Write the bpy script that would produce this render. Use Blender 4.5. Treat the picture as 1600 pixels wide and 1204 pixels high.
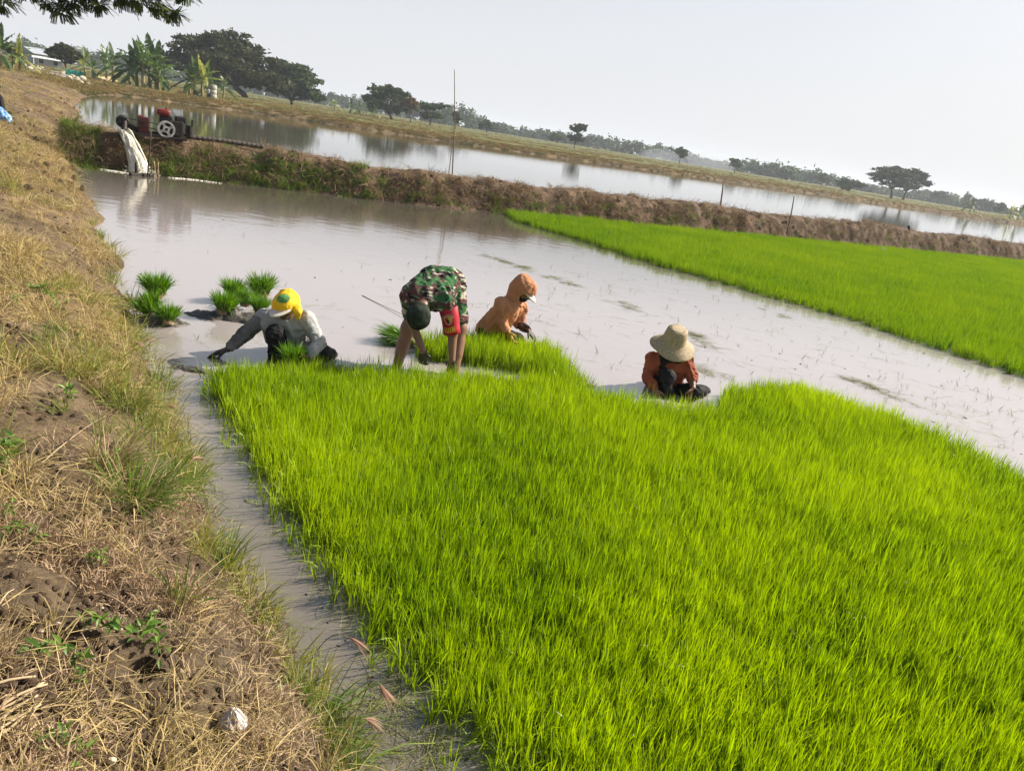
import bpy, math, random
import numpy as np
for o in list(bpy.data.objects):
    bpy.data.objects.remove(o)
S = bpy.context.scene
COL = S.collection
# ------------------------------------------------------------------ camera
H = 2.2
FPX = 1200.0
ROLL, PITCH = math.radians(9.1), math.radians(18.0)
R0 = np.array([1.0, 0, 0]); FW = np.array([0, math.cos(PITCH), -math.sin(PITCH)])
UP0 = np.array([0, math.sin(PITCH), math.cos(PITCH)])
UP = UP0 * math.cos(ROLL) - R0 * math.sin(ROLL)
RT = R0 * math.cos(ROLL) + UP0 * math.sin(ROLL)
EYE = np.array([0, 0, H])
from mathutils import Matrix, Vector
cam_d = bpy.data.cameras.new('camera'); cam = bpy.data.objects.new('camera', cam_d); COL.objects.link(cam)
M = Matrix(((RT[0], UP[0], -FW[0], EYE[0]), (RT[1], UP[1], -FW[1], EYE[1]), (RT[2], UP[2], -FW[2], EYE[2]), (0, 0, 0, 1)))
cam.matrix_world = M
cam_d.sensor_width = 36; cam_d.lens = 36 * FPX / 1600; cam_d.clip_start = 0.05; cam_d.clip_end = 6000
S.camera = cam
# ------------------------------------------------------------------ sky, sun, exposure
SUN_AZ, SUN_EL = math.radians(62), math.radians(36)
W = bpy.data.worlds.new('World'); S.world = W; W.use_nodes = True
nt = W.node_tree; nt.nodes.clear()
sky = nt.nodes.new('ShaderNodeTexSky'); sky.sky_type = 'NISHITA'; sky.sun_disc = False
sky.sun_elevation = SUN_EL; sky.sun_rotation = SUN_AZ; sky.air_density = 1.0; sky.dust_density = 3.0; sky.ozone_density = 1.0
tc = nt.nodes.new('ShaderNodeTexCoord'); sp = nt.nodes.new('ShaderNodeSeparateXYZ')
nt.links.new(tc.outputs['Generated'], sp.inputs[0])
mr = nt.nodes.new('ShaderNodeMapRange'); mr.inputs['From Min'].default_value = -0.05; mr.inputs['From Max'].default_value = 0.75
mr.inputs['To Min'].default_value = 0.94; mr.inputs['To Max'].default_value = 0.0; mr.interpolation_type = 'SMOOTHSTEP'
nt.links.new(sp.outputs[2], mr.inputs['Value'])
mx = nt.nodes.new('ShaderNodeMix'); mx.data_type = 'RGBA'
mx.inputs[7].default_value = (6.3, 6.4, 6.72, 1)       # the milky haze low in the sky, in the sky texture's own units
nt.links.new(mr.outputs[0], mx.inputs[0]); nt.links.new(sky.outputs[0], mx.inputs[6])
bg = nt.nodes.new('ShaderNodeBackground'); bg.inputs[1].default_value = 0.07
wo = nt.nodes.new('ShaderNodeOutputWorld')
nt.links.new(mx.outputs[2], bg.inputs[0]); nt.links.new(bg.outputs[0], wo.inputs[0])
sun_d = bpy.data.lights.new('sun', 'SUN'); sun_d.energy = 5.0; sun_d.angle = math.radians(0.6); sun_d.color = (1.0, 0.92, 0.79)
sun = bpy.data.objects.new('sun', sun_d); COL.objects.link(sun)
sd = Vector((math.sin(SUN_AZ) * math.cos(SUN_EL), math.cos(SUN_AZ) * math.cos(SUN_EL), math.sin(SUN_EL)))
sun.rotation_euler = sd.to_track_quat('Z', 'Y').to_euler()
S.view_settings.view_transform = 'Standard'; S.view_settings.look = 'None'
S.view_settings.exposure = 0.95; S.view_settings.gamma = 1.0; S.view_settings.use_curve_mapping = False
S.render.engine = 'CYCLES'
S.cycles.use_denoising = True
try: S.cycles.denoiser = 'OPENIMAGEDENOISE'
except Exception: pass
S.cycles.max_bounces = 6; S.cycles.transparent_max_bounces = 8; S.cycles.volume_bounces = 0
S.cycles.caustics_reflective = False; S.cycles.caustics_refractive = False

# ------------------------------------------------------------------ helpers
def ray(x, y): return FW + RT * (x - 800) / FPX - UP * (y - 602) / FPX
def at(x, y, z=0.0):
    d = ray(x, y); return EYE + d * ((z - H) / d[2])
def J(x, y, yd):
    d = ray(x, y); return EYE + d * (yd / d[1])
def px(P):
    P = np.asarray(P, float); d = P - EYE; k = d @ FW
    return 800 + FPX * (d @ RT) / k, 602 - FPX * (d @ UP) / k, k
def vnoise(x, y, seed=0):
    x = np.asarray(x, float); y = np.asarray(y, float)
    xi = np.floor(x).astype(np.int64); yi = np.floor(y).astype(np.int64); fx = x - xi; fy = y - yi
    fx = fx * fx * (3 - 2 * fx); fy = fy * fy * (3 - 2 * fy)
    def h(a, b):
        n = (a * 374761393 + b * 668265263 + seed * 982451653) & 0xFFFFFFFF
        n = ((n ^ (n >> 13)) * 1274126177) & 0xFFFFFFFF
        return ((n ^ (n >> 16)) & 0xFFFF) / 65535.0
    return (h(xi, yi) * (1 - fx) + h(xi + 1, yi) * fx) * (1 - fy) + (h(xi, yi + 1) * (1 - fx) + h(xi + 1, yi + 1) * fx) * fy
def fbm(x, y, seed=0, octs=3):
    r = 0; a = 0.5; t = 0
    for i in range(octs):
        r = r + a * vnoise(np.asarray(x) * 2 ** i, np.asarray(y) * 2 ** i, seed + i * 17); t += a; a *= 0.5
    return r / t
def smooth(x, a, b):
    t = np.clip((np.asarray(x, float) - a) / (b - a), 0, 1); return t * t * (3 - 2 * t)
def unit(v):
    v = np.asarray(v, float); return v / (np.linalg.norm(v, axis=-1, keepdims=True) + 1e-9)

class MB:
    """collects geometry, then makes ONE mesh of it"""
    def __init__(self): self.v = []; self.f = []; self.n = 0; self.r = []; self.mi = []
    def add(self, v, f, rnd=None, m=0):
        v = np.asarray(v, float).reshape(-1, 3)
        if isinstance(f, np.ndarray): f = [f]
        self.v.append(v)
        for a in f:
            a = np.asarray(a, np.int64)
            if a.size:
                self.f.append(a.reshape(-1, a.shape[-1]) + self.n); self.mi.append(np.full(len(self.f[-1]), m))
        self.r.append(np.full(len(v), 0.5) if rnd is None else np.broadcast_to(np.asarray(rnd, float), (len(v),)))
        self.n += len(v); return self
    def tube(self, pts, rad, n=8, rnd=None, m=0, cap=True):
        pts = np.asarray(pts, float); k = len(pts); rad = np.broadcast_to(np.asarray(rad, float), (k,))
        tg = unit(np.gradient(pts, axis=0)); ref = np.array([0, 0, 1.0]) if abs(tg[0][2]) < 0.9 else np.array([1.0, 0, 0])
        V = []; a = np.linspace(0, 2 * math.pi, n, endpoint=False)
        u = unit(np.cross(tg[0], ref))
        for i in range(k):
            u = unit(u - tg[i] * (u @ tg[i])); w = np.cross(tg[i], u)
            V.append(pts[i] + rad[i] * (np.cos(a)[:, None] * u + np.sin(a)[:, None] * w))
        V = np.concatenate(V); i = np.arange(n); j = (i + 1) % n
        q = np.concatenate([np.stack([i + r * n, j + r * n, j + (r + 1) * n, i + (r + 1) * n], 1) for r in range(k - 1)])
        fs = [q]
        if cap:
            V = np.concatenate([V, pts[:1], pts[-1:]]); c0 = k * n; c1 = c0 + 1; b = (k - 1) * n
            fs.append(np.concatenate([np.stack([j, i, np.full(n, c0)], 1), np.stack([i + b, j + b, np.full(n, c1)], 1)]))
        return self.add(V, fs, rnd, m)
    def box(self, c, s, rz=0, rx=0, ry=0, rnd=None, m=0, bev=0.0):
        x, y, z = np.asarray(s, float) / 2
        if bev <= 0:
            V = np.array([[a * x, b * y, d * z] for d in (-1, 1) for b in (-1, 1) for a in (-1, 1)])
            F = np.array([[0, 2, 3, 1], [4, 5, 7, 6], [0, 1, 5, 4], [2, 6, 7, 3], [0, 4, 6, 2], [1, 3, 7, 5]])
        else:
            out = []; idx = {}
            import bmesh
            bm = bmesh.new(); bmesh.ops.create_cube(bm, size=2)
            for q in bm.verts: q.co = Vector((q.co.x * x, q.co.y * y, q.co.z * z))
            bmesh.ops.bevel(bm, geom=bm.edges[:], offset=bev, segments=2, affect='EDGES', profile=0.5)
            bm.verts.index_update(); V = np.array([q.co[:] for q in bm.verts])
            t = [[l.vert.index for l in fc.loops] for fc in bm.faces]; bm.free()
            F = [np.array([q for q in t if len(q) == k]) for k in sorted({len(q) for q in t})]
        Rm = np.array(Matrix.Rotation(rz, 3, 'Z') @ Matrix.Rotation(ry, 3, 'Y') @ Matrix.Rotation(rx, 3, 'X'))
        return self.add(V @ Rm.T + np.asarray(c, float), F, rnd, m)
    def lathe(self, prof, n=24, c=(0, 0, 0), Rm=None, rnd=None, m=0):
        prof = np.asarray(prof, float); k = len(prof); a = np.linspace(0, 2 * math.pi, n, endpoint=False)
        V = np.concatenate([np.stack([r * np.cos(a), r * np.sin(a), np.full(n, z)], 1) for r, z in prof])
        i = np.arange(n); j = (i + 1) % n
        q = np.concatenate([np.stack([i + r * n, j + r * n, j + (r + 1) * n, i + (r + 1) * n], 1) for r in range(k - 1)])
        if Rm is not None: V = V @ np.asarray(Rm).T
        return self.add(V + np.asarray(c, float), q, rnd, m)
    def mesh(self, name, mats, smooth_=False):
        me = bpy.data.meshes.new(name)
        if self.n == 0: return me
        V = np.concatenate(self.v); me.vertices.add(len(V)); me.vertices.foreach_set('co', V.astype(np.float32).ravel())
        lt = np.concatenate([np.full(len(f), f.shape[1]) for f in self.f]); loops = np.concatenate([f.ravel() for f in self.f])
        me.loops.add(len(loops)); me.loops.foreach_set('vertex_index', loops.astype(np.int32))
        me.polygons.add(len(lt)); me.polygons.foreach_set('loop_start', np.concatenate([[0], np.cumsum(lt)[:-1]]).astype(np.int32))
        me.polygons.foreach_set('material_index', np.concatenate(self.mi).astype(np.int32))
        me.polygons.foreach_set('use_smooth', np.full(len(lt), bool(smooth_)))
        at_ = me.attributes.new('rnd', 'FLOAT', 'POINT'); at_.data.foreach_set('value', np.concatenate(self.r).astype(np.float32))
        for m in (mats if isinstance(mats, (list, tuple)) else [mats]): me.materials.append(m)
        me.update(); me.validate(); return me
    def obj(self, name, mats, parent=None, smooth_=False, loc=None):
        o = bpy.data.objects.new(name, self.mesh(name, mats, smooth_)); COL.objects.link(o)
        if loc is not None: o.location = loc
        if parent is not None: o.parent = parent
        return o
def tag(o, label=None, cat=None, group=None, kind=None):
    if label: o['label'] = label
    if cat: o['category'] = cat
    if group: o['group'] = group
    if kind: o['kind'] = kind
    return o
def thing(name, label, cat, loc=(0, 0, 0), rz=0, group=None):
    o = bpy.data.objects.new(name, None); COL.objects.link(o); o.location = [float(q) for q in loc]; o.rotation_euler = (0, 0, rz)
    o.empty_display_size = 0.1
    return tag(o, label, cat, group)
def copy_tree(o, parent=None):
    c = o.copy(); COL.objects.link(c)
    if parent is not None: c.parent = parent
    for ch in list(o.children): copy_tree(ch, c)
    return c

# ------------------------------------------------------------------ materials
def nodemat(name):
    m = bpy.data.materials.new(name); m.use_nodes = True; t = m.node_tree
    return m, t, t.nodes['Principled BSDF'], t.nodes['Material Output']
def mat(name, a, b=None, scale=6.0, rough=0.8, spec=0.3, bump=0.0, bscale=None, metal=0.0, detail=5, rnd=0.0, coat=0.0):
    """two colours mixed by noise (and by the per-piece attribute rnd), optional relief"""
    m, t, P, O = nodemat(name); b = b or tuple(q * 0.65 for q in a)
    N = t.nodes; L = t.links
    tcn = N.new('ShaderNodeTexCoord'); nz = N.new('ShaderNodeTexNoise'); nz.inputs['Scale'].default_value = scale; nz.inputs['Detail'].default_value = detail
    L.new(tcn.outputs['Object'], nz.inputs['Vector'])
    mp = N.new('ShaderNodeMapRange'); mp.inputs['From Min'].default_value = 0.3; mp.inputs['From Max'].default_value = 0.7
    L.new(nz.outputs[0], mp.inputs['Value']); fac = mp.outputs[0]
    if rnd:
        ra = N.new('ShaderNodeAttribute'); ra.attribute_name = 'rnd'
        md = N.new('ShaderNodeMix'); md.inputs[0].default_value = rnd; L.new(fac, md.inputs[2]); L.new(ra.outputs['Fac'], md.inputs[3]); fac = md.outputs[0]
    mi = N.new('ShaderNodeMix'); mi.data_type = 'RGBA'; mi.inputs[6].default_value = (*a, 1); mi.inputs[7].default_value = (*b, 1)
    L.new(fac, mi.inputs[0]); L.new(mi.outputs[2], P.inputs['Base Color'])
    P.inputs['Roughness'].default_value = rough; P.inputs['Specular IOR Level'].default_value = spec; P.inputs['Metallic'].default_value = metal
    P.inputs['Coat Weight'].default_value = coat
    if bump:
        bn = N.new('ShaderNodeTexNoise'); bn.inputs['Scale'].default_value = bscale or scale * 3; bn.inputs['Detail'].default_value = 8
        L.new(tcn.outputs['Object'], bn.inputs['Vector'])
        bb = N.new('ShaderNodeBump'); bb.inputs['Strength'].default_value = bump; bb.inputs['Distance'].default_value = 0.02
        L.new(bn.outputs[0], bb.inputs['Height']); L.new(bb.outputs[0], P.inputs['Normal'])
    return m
def leafmat(name, a, b, trans=0.4, tcol=None, rough=0.5, spec=0.25, tintcol=None):
    """leaf: reflects and lets light through; rnd varies each blade, tint (stored on instances) each clump"""
    m, t, P, O = nodemat(name); N = t.nodes; L = t.links
    ra = N.new('ShaderNodeAttribute'); ra.attribute_name = 'rnd'
    mi = N.new('ShaderNodeMix'); mi.data_type = 'RGBA'; mi.inputs[6].default_value = (*a, 1); mi.inputs[7].default_value = (*b, 1)
    L.new(ra.outputs['Fac'], mi.inputs[0]); out = mi.outputs[2]
    if tintcol:
        ti = N.new('ShaderNodeAttribute'); ti.attribute_type = 'INSTANCER'; ti.attribute_name = 'tint'
        m2 = N.new('ShaderNodeMix'); m2.data_type = 'RGBA'; m2.inputs[7].default_value = (*tintcol, 1)
        L.new(ti.outputs['Fac'], m2.inputs[0]); L.new(out, m2.inputs[6]); out = m2.outputs[2]
    L.new(out, P.inputs['Base Color']); P.inputs['Roughness'].default_value = rough; P.inputs['Specular IOR Level'].default_value = spec
    if trans > 0:
        tr = N.new('ShaderNodeBsdfTranslucent'); ms = N.new('ShaderNodeMixShader'); ms.inputs[0].default_value = trans
        hs = N.new('ShaderNodeHueSaturation'); hs.inputs['Hue'].default_value = 0.490; hs.inputs['Value'].default_value = 1.5; hs.inputs['Saturation'].default_value = 1.1
        L.new(out, hs.inputs['Color']); L.new(hs.outputs[0], tr.inputs[0])
        L.new(P.outputs[0], ms.inputs[1]); L.new(tr.outputs[0], ms.inputs[2]); L.new(ms.outputs[0], O.inputs[0])
    return m

# ------------------------------------------------------------------ blades, scattering
def blades(mb, base, dirn, length, width, bend, rnd, seg=3, rng=None, droop=0.25, m=0, az=None):
    n = len(base); rng = rng or np.random.default_rng(1)
    dirn = unit(dirn); length = np.broadcast_to(length, (n,)); width = np.broadcast_to(width, (n,)); bend = np.broadcast_to(bend, (n,))
    hz = dirn * [1, 1, 0]; ln = np.linalg.norm(hz, axis=1); ra = rng.uniform(0, 2 * math.pi, n)
    hz = np.where((ln < 0.05)[:, None], np.stack([np.cos(ra), np.sin(ra), 0 * ra], 1), hz / (ln[:, None] + 1e-9))
    tw = rng.uniform(0, math.pi, n) if az is None else az
    side = unit(np.cross(dirn, hz)); nrm = np.cross(side, dirn); side = np.cos(tw)[:, None] * side + np.sin(tw)[:, None] * nrm
    ts = np.linspace(0, 1, seg + 1); V = []; cols = 2 * seg + 1
    for i, t in enumerate(ts):
        c = base + dirn * (length * t)[:, None] + hz * (bend * length * t * t)[:, None] - np.array([0, 0, 1.0]) * (bend * droop * 2 * length * t * t)[:, None]
        w = width * (0.75 + 0.5 * t if t < 0.5 else 1.0 - ((t - 0.5) / 0.5) ** 2) * 0.5
        if i < seg: V += [c - side * w[:, None], c + side * w[:, None]]
        else: V += [c]
    V = np.stack(V, 1).reshape(-1, 3); o = (np.arange(n) * cols)[:, None]
    q = np.concatenate([o + np.array([[2 * i, 2 * i + 1, 2 * i + 3, 2 * i + 2]]) for i in range(seg - 1)]) if seg > 1 else np.zeros((0, 4), int)
    tri = o + np.array([[2 * seg - 2, 2 * seg - 1, 2 * seg]])
    mb.add(V, [q, tri], np.repeat(np.broadcast_to(rnd, (n,)), cols), m); return mb
def inpoly(x, y, poly):
    poly = np.asarray(poly, float); c = np.zeros(len(x), bool); j = len(poly) - 1
    for i in range(len(poly)):
        xi, yi = poly[i][:2]; xj, yj = poly[j][:2]
        c ^= ((yi > y) != (yj > y)) & (x < (xj - xi) * (y - yi) / (yj - yi + 1e-12) + xi); j = i
    return c
def polydist(x, y, poly, closed=True):
    poly = np.asarray(poly, float)[:, :2]; d = np.full(len(x), 1e9); k = len(poly)
    for i in range(k if closed else k - 1):
        a = poly[i]; b = poly[(i + 1) % k]; e = b - a
        t = np.clip(((x - a[0]) * e[0] + (y - a[1]) * e[1]) / (e @ e + 1e-12), 0, 1)
        d = np.minimum(d, np.hypot(x - a[0] - t * e[0], y - a[1] - t * e[1]))
    return d
def grid_in(poly, step, rng, jit=0.5):
    p = np.asarray(poly, float)[:, :2]; lo = p.min(0); hi = p.max(0)
    X, Y = np.meshgrid(np.arange(lo[0], hi[0], step), np.arange(lo[1], hi[1], step)); X = X.ravel(); Y = Y.ravel()
    X = X + rng.uniform(-jit, jit, len(X)) * step; Y = Y + rng.uniform(-jit, jit, len(Y)) * step
    k = inpoly(X, Y, p); return X[k], Y[k]
def scatter(name, protos, P, rot, scl, idx, tint, label, cat):
    """uncountable cover: one object whose points carry copies of a few small clumps"""
    P = np.asarray(P, float); n = len(P)
    me = bpy.data.meshes.new(name); me.vertices.add(n); me.vertices.foreach_set('co', P.astype(np.float32).ravel())
    def A(nm, ty, ch, arr):
        a = me.attributes.new(nm, ty, 'POINT'); a.data.foreach_set(ch, arr.ravel())
    A('rot', 'FLOAT_VECTOR', 'vector', np.asarray(rot, np.float32)); A('scl', 'FLOAT_VECTOR', 'vector', np.asarray(scl, np.float32))
    A('idx', 'INT', 'value', np.asarray(idx, np.int32)); A('tint', 'FLOAT', 'value', np.asarray(tint, np.float32))
    o = bpy.data.objects.new(name, me); COL.objects.link(o); tag(o, label, cat, kind='stuff')
    pc = bpy.data.collections.new(name + '_clumps')
    for i, pm in enumerate(protos):
        q = bpy.data.objects.new('%s_clump_%02d' % (name, i), pm); pc.objects.link(q)
    g = bpy.data.node_groups.new(name, 'GeometryNodeTree')
    g.interface.new_socket('Geometry', in_out='INPUT', socket_type='NodeSocketGeometry'); g.interface.new_socket('Geometry', in_out='OUTPUT', socket_type='NodeSocketGeometry')
    gi = g.nodes.new('NodeGroupInput'); go = g.nodes.new('NodeGroupOutput')
    ci = g.nodes.new('GeometryNodeCollectionInfo'); ci.inputs[0].default_value = pc; ci.inputs['Separate Children'].default_value = True; ci.inputs['Reset Children'].default_value = True
    ip = g.nodes.new('GeometryNodeInstanceOnPoints'); ip.inputs['Pick Instance'].default_value = True
    def NA(nm, ty):
        a = g.nodes.new('GeometryNodeInputNamedAttribute'); a.data_type = ty; a.inputs['Name'].default_value = nm
        return [s for s in a.outputs if s.enabled and s.name == 'Attribute'][0]
    e2r = g.nodes.new('FunctionNodeEulerToRotation'); g.links.new(NA('rot', 'FLOAT_VECTOR'), e2r.inputs[0])
    g.links.new(gi.outputs[0], ip.inputs['Points']); g.links.new(ci.outputs[0], ip.inputs['Instance'])
    g.links.new(NA('idx', 'INT'), ip.inputs['Instance Index']); g.links.new(e2r.outputs[0], ip.inputs['Rotation']); g.links.new(NA('scl', 'FLOAT_VECTOR'), ip.inputs['Scale'])
    g.links.new(ip.outputs[0], go.inputs[0])
    md = o.modifiers.new('clumps', 'NODES'); md.node_group = g
    return o
# ================================================================== SETTING
rng = np.random.default_rng(7)
M_ground, gt, gP, gO = nodemat('earth_and_straw')
def ground_nodes():
    N, L = gt.nodes, gt.links
    tcn = N.new('ShaderNodeTexCoord')
    def noise(sc, det=6, rough=0.6):
        n = N.new('ShaderNodeTexNoise'); n.inputs['Scale'].default_value = sc; n.inputs['Detail'].default_value = det; n.inputs['Roughness'].default_value = rough
        L.new(tcn.outputs['Object'], n.inputs['Vector']); return n.outputs[0]
    def attr(nm):
        a = N.new('ShaderNodeAttribute'); a.attribute_name = nm; return a.outputs['Fac']
    def mixc(f, a, b):
        m = N.new('ShaderNodeMix'); m.data_type = 'RGBA'
        for k, q in ((6, a), (7, b)):
            if isinstance(q, tuple): m.inputs[k].default_value = (*q, 1)
            else: L.new(q, m.inputs[k])
        L.new(f, m.inputs[0]); return m.outputs[2]
    def rmp(v, a, b):
        m = N.new('ShaderNodeMapRange'); m.inputs['From Min'].default_value = a; m.inputs['From Max'].default_value = b; L.new(v, m.inputs['Value']); return m.outputs[0]
    def mul(a, b):
        m = N.new('ShaderNodeMath'); m.operation = 'MULTIPLY'; L.new(a, m.inputs[0]); L.new(b, m.inputs[1]); return m.outputs[0]
    soil = mixc(rmp(noise(9), .35, .65), (0.060, 0.046, 0.034), (0.165, 0.125, 0.085))
    straw = mixc(rmp(noise(38, 8, .75), .38, .62), (0.13, 0.09, 0.052), (0.40, 0.29, 0.165))
    c = mixc(mul(attr('straw'), rmp(noise(5), .3, .55)), soil, straw)
    green = mixc(rmp(noise(0.9, 8, .7), .35, .65), (0.055, 0.085, 0.022), (0.17, 0.16, 0.06))
    big = mixc(rmp(noise(.55, 7, .65), .36, .62), (0.55, 0.50, 0.46), (1.0, 1.0, 1.0)); mb_ = N.new('ShaderNodeMix'); mb_.data_type = 'RGBA'; mb_.blend_type = 'MULTIPLY'; mb_.inputs[0].default_value = 1; L.new(c, mb_.inputs[6]); L.new(big, mb_.inputs[7]); c = mb_.outputs[2]
    c = mixc(attr('green'), c, green)
    L.new(c, gP.inputs['Base Color']); gP.inputs['Roughness'].default_value = 0.95; gP.inputs['Specular IOR Level'].default_value = 0.1
    b = N.new('ShaderNodeBump'); b.inputs['Strength'].default_value = 0.9; b.inputs['Distance'].default_value = 0.03
    L.new(noise(45, 10, .7), b.inputs['Height']); L.new(b.outputs[0], gP.inputs['Normal'])
ground_nodes()

# the line where land meets water: near bank, left end of the pond, then the far shore
def hray(x, D):
    d = ray(x, 602 - 0); d = ray(x, 206 + (x - 800) * 0.16); h = d[:2] / d[1]; return (h * D)
edge_pts = [np.array([9.0, -12.0]), np.array([4.4, -5.2]), np.array([1.9, -1.3]), np.array([0.35, 1.05])]
for q in [(530, 1204), (430, 1010), (352, 862), (298, 740), (250, 640), (215, 540), (188, 440), (152, 360), (126, 290)]: edge_pts.append(at(*q)[:2])
edge_pts += [np.array([-12.2, 19.8]), np.array([-15.3, 25.0]), np.array([-21.5, 36.0]), np.array([-28.5, 48.0]), np.array([-33.5, 57.0]), np.array([-38.0, 68.0]), np.array([-38.5, 75.0]), np.array([-35.5, 80.0])]
for x_, D in [(400, 86), (500, 89), (600, 92), (800, 101), (1000, 117), (1200, 136), (1400, 156), (1600, 175)]: edge_pts.append(hray(x_, D))
edge_pts += [np.array([185, 205]), np.array([330, 270])]
edge_pts = np.array(edge_pts)
def catmull(P, n):
    P = np.vstack([2 * P[0] - P[1], P, 2 * P[-1] - P[-2]]); out = []
    for i in range(1, len(P) - 2):
        p0, p1, p2, p3 = P[i - 1:i + 3]; t = np.linspace(0, 1, n, endpoint=False)[:, None]
        out.append(0.5 * (2 * p1 + (p2 - p0) * t + (2 * p0 - 5 * p1 + 4 * p2 - p3) * t * t + (3 * p1 - p0 - 3 * p2 + p3) * t ** 3))
    out.append(P[-2:-1]); return np.concatenate(out)
ED = catmull(edge_pts, 60); seg = np.linalg.norm(np.diff(ED, axis=0), axis=1); SL = np.concatenate([[0], np.cumsum(seg)])
ss = [0.0]
while ss[-1] < SL[-1]:
    p = np.array([np.interp(ss[-1], SL, ED[:, k]) for k in (0, 1)]); dist = math.hypot(*p)
    near = p[1] > 0.9
    ss.append(ss[-1] + (min(max(dist * 0.0085, 0.018), 5.0) if near else 0.35))
ss = np.array(ss); EP = np.stack([np.interp(ss, SL, ED[:, k]) for k in (0, 1)], 1)
tg = unit(np.stack([np.gradient(EP[:, 0], ss), np.gradient(EP[:, 1], ss)], 1))
for _ in range(6): tg[1:-1] = unit(tg[:-2] + tg[1:-1] * 2 + tg[2:])
EN = np.stack([-tg[:, 1], tg[:, 0]], 1)
wig = (fbm(ss * 1.3, ss * 0, 3) - .5) * np.clip(np.hypot(EP[:, 0], EP[:, 1]) * 0.05 - .12, .03, .8)
EP = EP + EN * wig[:, None]
EDIST = np.hypot(EP[:, 0], EP[:, 1])
dents = []          # (x, y, radius, depth)
def land_z(x, y, d, ed):
    hb = np.interp(ed, [0, 3, 9, 20, 60, 100], [0.60, 0.62, 0.66, 0.78, 0.85, 0.75]); w = np.interp(ed, [0, 3, 12, 40, 80], [0.42, 0.45, 0.7, 1.2, 1.6])
    z = np.where(d > 0, hb * (1 - np.exp(-np.abs(d) / w)), np.maximum(d * 0.6, -0.35))
    r = np.hypot(x, y); f = np.exp(-r / 45)
    z = z + f * (0.16 * (fbm(x * 1.7, y * 1.7, 5) - .5) * smooth(d, 0, .5) + 0.09 * (fbm(x * 6, y * 6, 9) - .5) * smooth(d, 0, .15))
    z = z + np.exp(-r / 7) * 0.045 * (fbm(x * 22, y * 22, 11) - .5) * smooth(d, -.02, .05)
    z = z + 0.5 * (fbm(x * .03, y * .03, 2) - .5) * smooth(r, 70, 200) * smooth(d, 1, 30)
    z = z + 0.25 * (fbm(x * .3, y * .3, 12) - .5) * smooth(r, 15, 40) * smooth(d, .3, 3) * np.exp(-r / 160)
    for (cx, cy, rr, dp) in dents:
        q = np.hypot(x - cx, y - cy) / rr; z = z - dp * np.exp(-q ** 4) + dp * 0.12 * np.exp(-((q - 1.25) / .25) ** 2)
    return z
# a burrow in the bank, seen at lower left
bh = at(224, 1083, 0.36)[:2]; dents.append((bh[0], bh[1], 0.046, 0.24))
dd = [-1.2, -.9, -.6, -.4, -.25, -.15, -.09, -.05, -.025]
q = 0.0
while q < 700: dd.append(q); q += max(0.016, min(0.02, q * .02 + .016)) if q < 1.6 else max(0.03, q * 0.045)
dd = np.array(dd); ns, nd = len(ss), len(dd)
GX = EP[:, None, 0] + EN[:, None, 0] * dd[None]; GY = EP[:, None, 1] + EN[:, None, 1] * dd[None]
GD = np.broadcast_to(dd[None], GX.shape); GE = np.broadcast_to(EDIST[:, None], GX.shape)
GZ = land_z(GX, GY, GD, GE)
i, j = np.meshgrid(np.arange(ns - 1), np.arange(nd - 1), indexing='ij'); a = (i * nd + j).ravel()
gq = np.stack([a, a + nd, a + nd + 1, a + 1], 1)
gb = MB(); gb.add(np.stack([GX, GY, GZ], -1), gq[:, ::-1]); ground = gb.obj('ground', M_ground, smooth_=True); tag(ground, kind='structure')
rr_ = np.hypot(GX, GY).ravel(); gx, gy, gd = GX.ravel(), GY.ravel(), GD.ravel()
straw = np.clip(0.35 + 1.3 * (fbm(gx * 1.1, gy * 1.1, 21) - .35), 0, 1) * smooth(gd, 0.02, .25)
straw = np.where(rr_ > 12, np.clip(.50 + 1.6 * (fbm(gx * .35, gy * .35, 4) - .5), 0, 1), straw)
far = smooth(gy, 52, 70); band = np.interp(gd, [0, 1.2, 3.0, 6], [0.05, .1, .35, .8])
green = far * np.clip(band * (0.45 + 1.1 * fbm(gx * .06, gy * .16, 8)) , 0, .95)
green = np.maximum(green, smooth(rr_, 18, 60) * smooth(gd, 8, 22) * .9)
for nm, arr in (('straw', straw), ('green', green)):
    at_ = ground.data.attributes.new(nm, 'FLOAT', 'POINT'); at_.data.foreach_set('value', arr.astype(np.float32))
def surf_sampler(X, Y, Z, D, margin=160):
    """picks points on a swept sheet, more where it shows larger in view"""
    Pq = np.stack([X, Y, Z], -1); d = Pq - EYE; k = d @ FW; kk = np.maximum(k, .05)
    u = 800 + FPX * (d @ RT) / kk; v = 602 - FPX * (d @ UP) / kk
    ok = (k > .3) & (u > -margin) & (u < 1600 + margin) & (v > -margin) & (v < 1204 + margin)
    c = lambda A: (A[:-1, :-1], A[1:, :-1], A[1:, 1:], A[:-1, 1:])
    us, vs, oks = c(u), c(v), c(ok)
    area = 0.5 * abs((us[2] - us[0]) * (vs[3] - vs[1]) - (us[3] - us[1]) * (vs[2] - vs[0])) * (oks[0] & oks[2])
    area = np.minimum(area, 4000); pr = (area / area.sum()).ravel(); n2 = X.shape[1] - 1
    def pick(n, rg):
        f = rg.choice(len(pr), n, p=pr); i = f // n2; j = f % n2; a = rg.random(n); b = rg.random(n)
        L = lambda A: (A[i, j] * (1 - a) + A[i + 1, j] * a) * (1 - b) + (A[i, j + 1] * (1 - a) + A[i + 1, j + 1] * a) * b
        return L(X), L(Y), L(Z), L(D), L(u), L(v)
    return pick
bank_pick = surf_sampler(GX, GY, GZ, GD)
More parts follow.
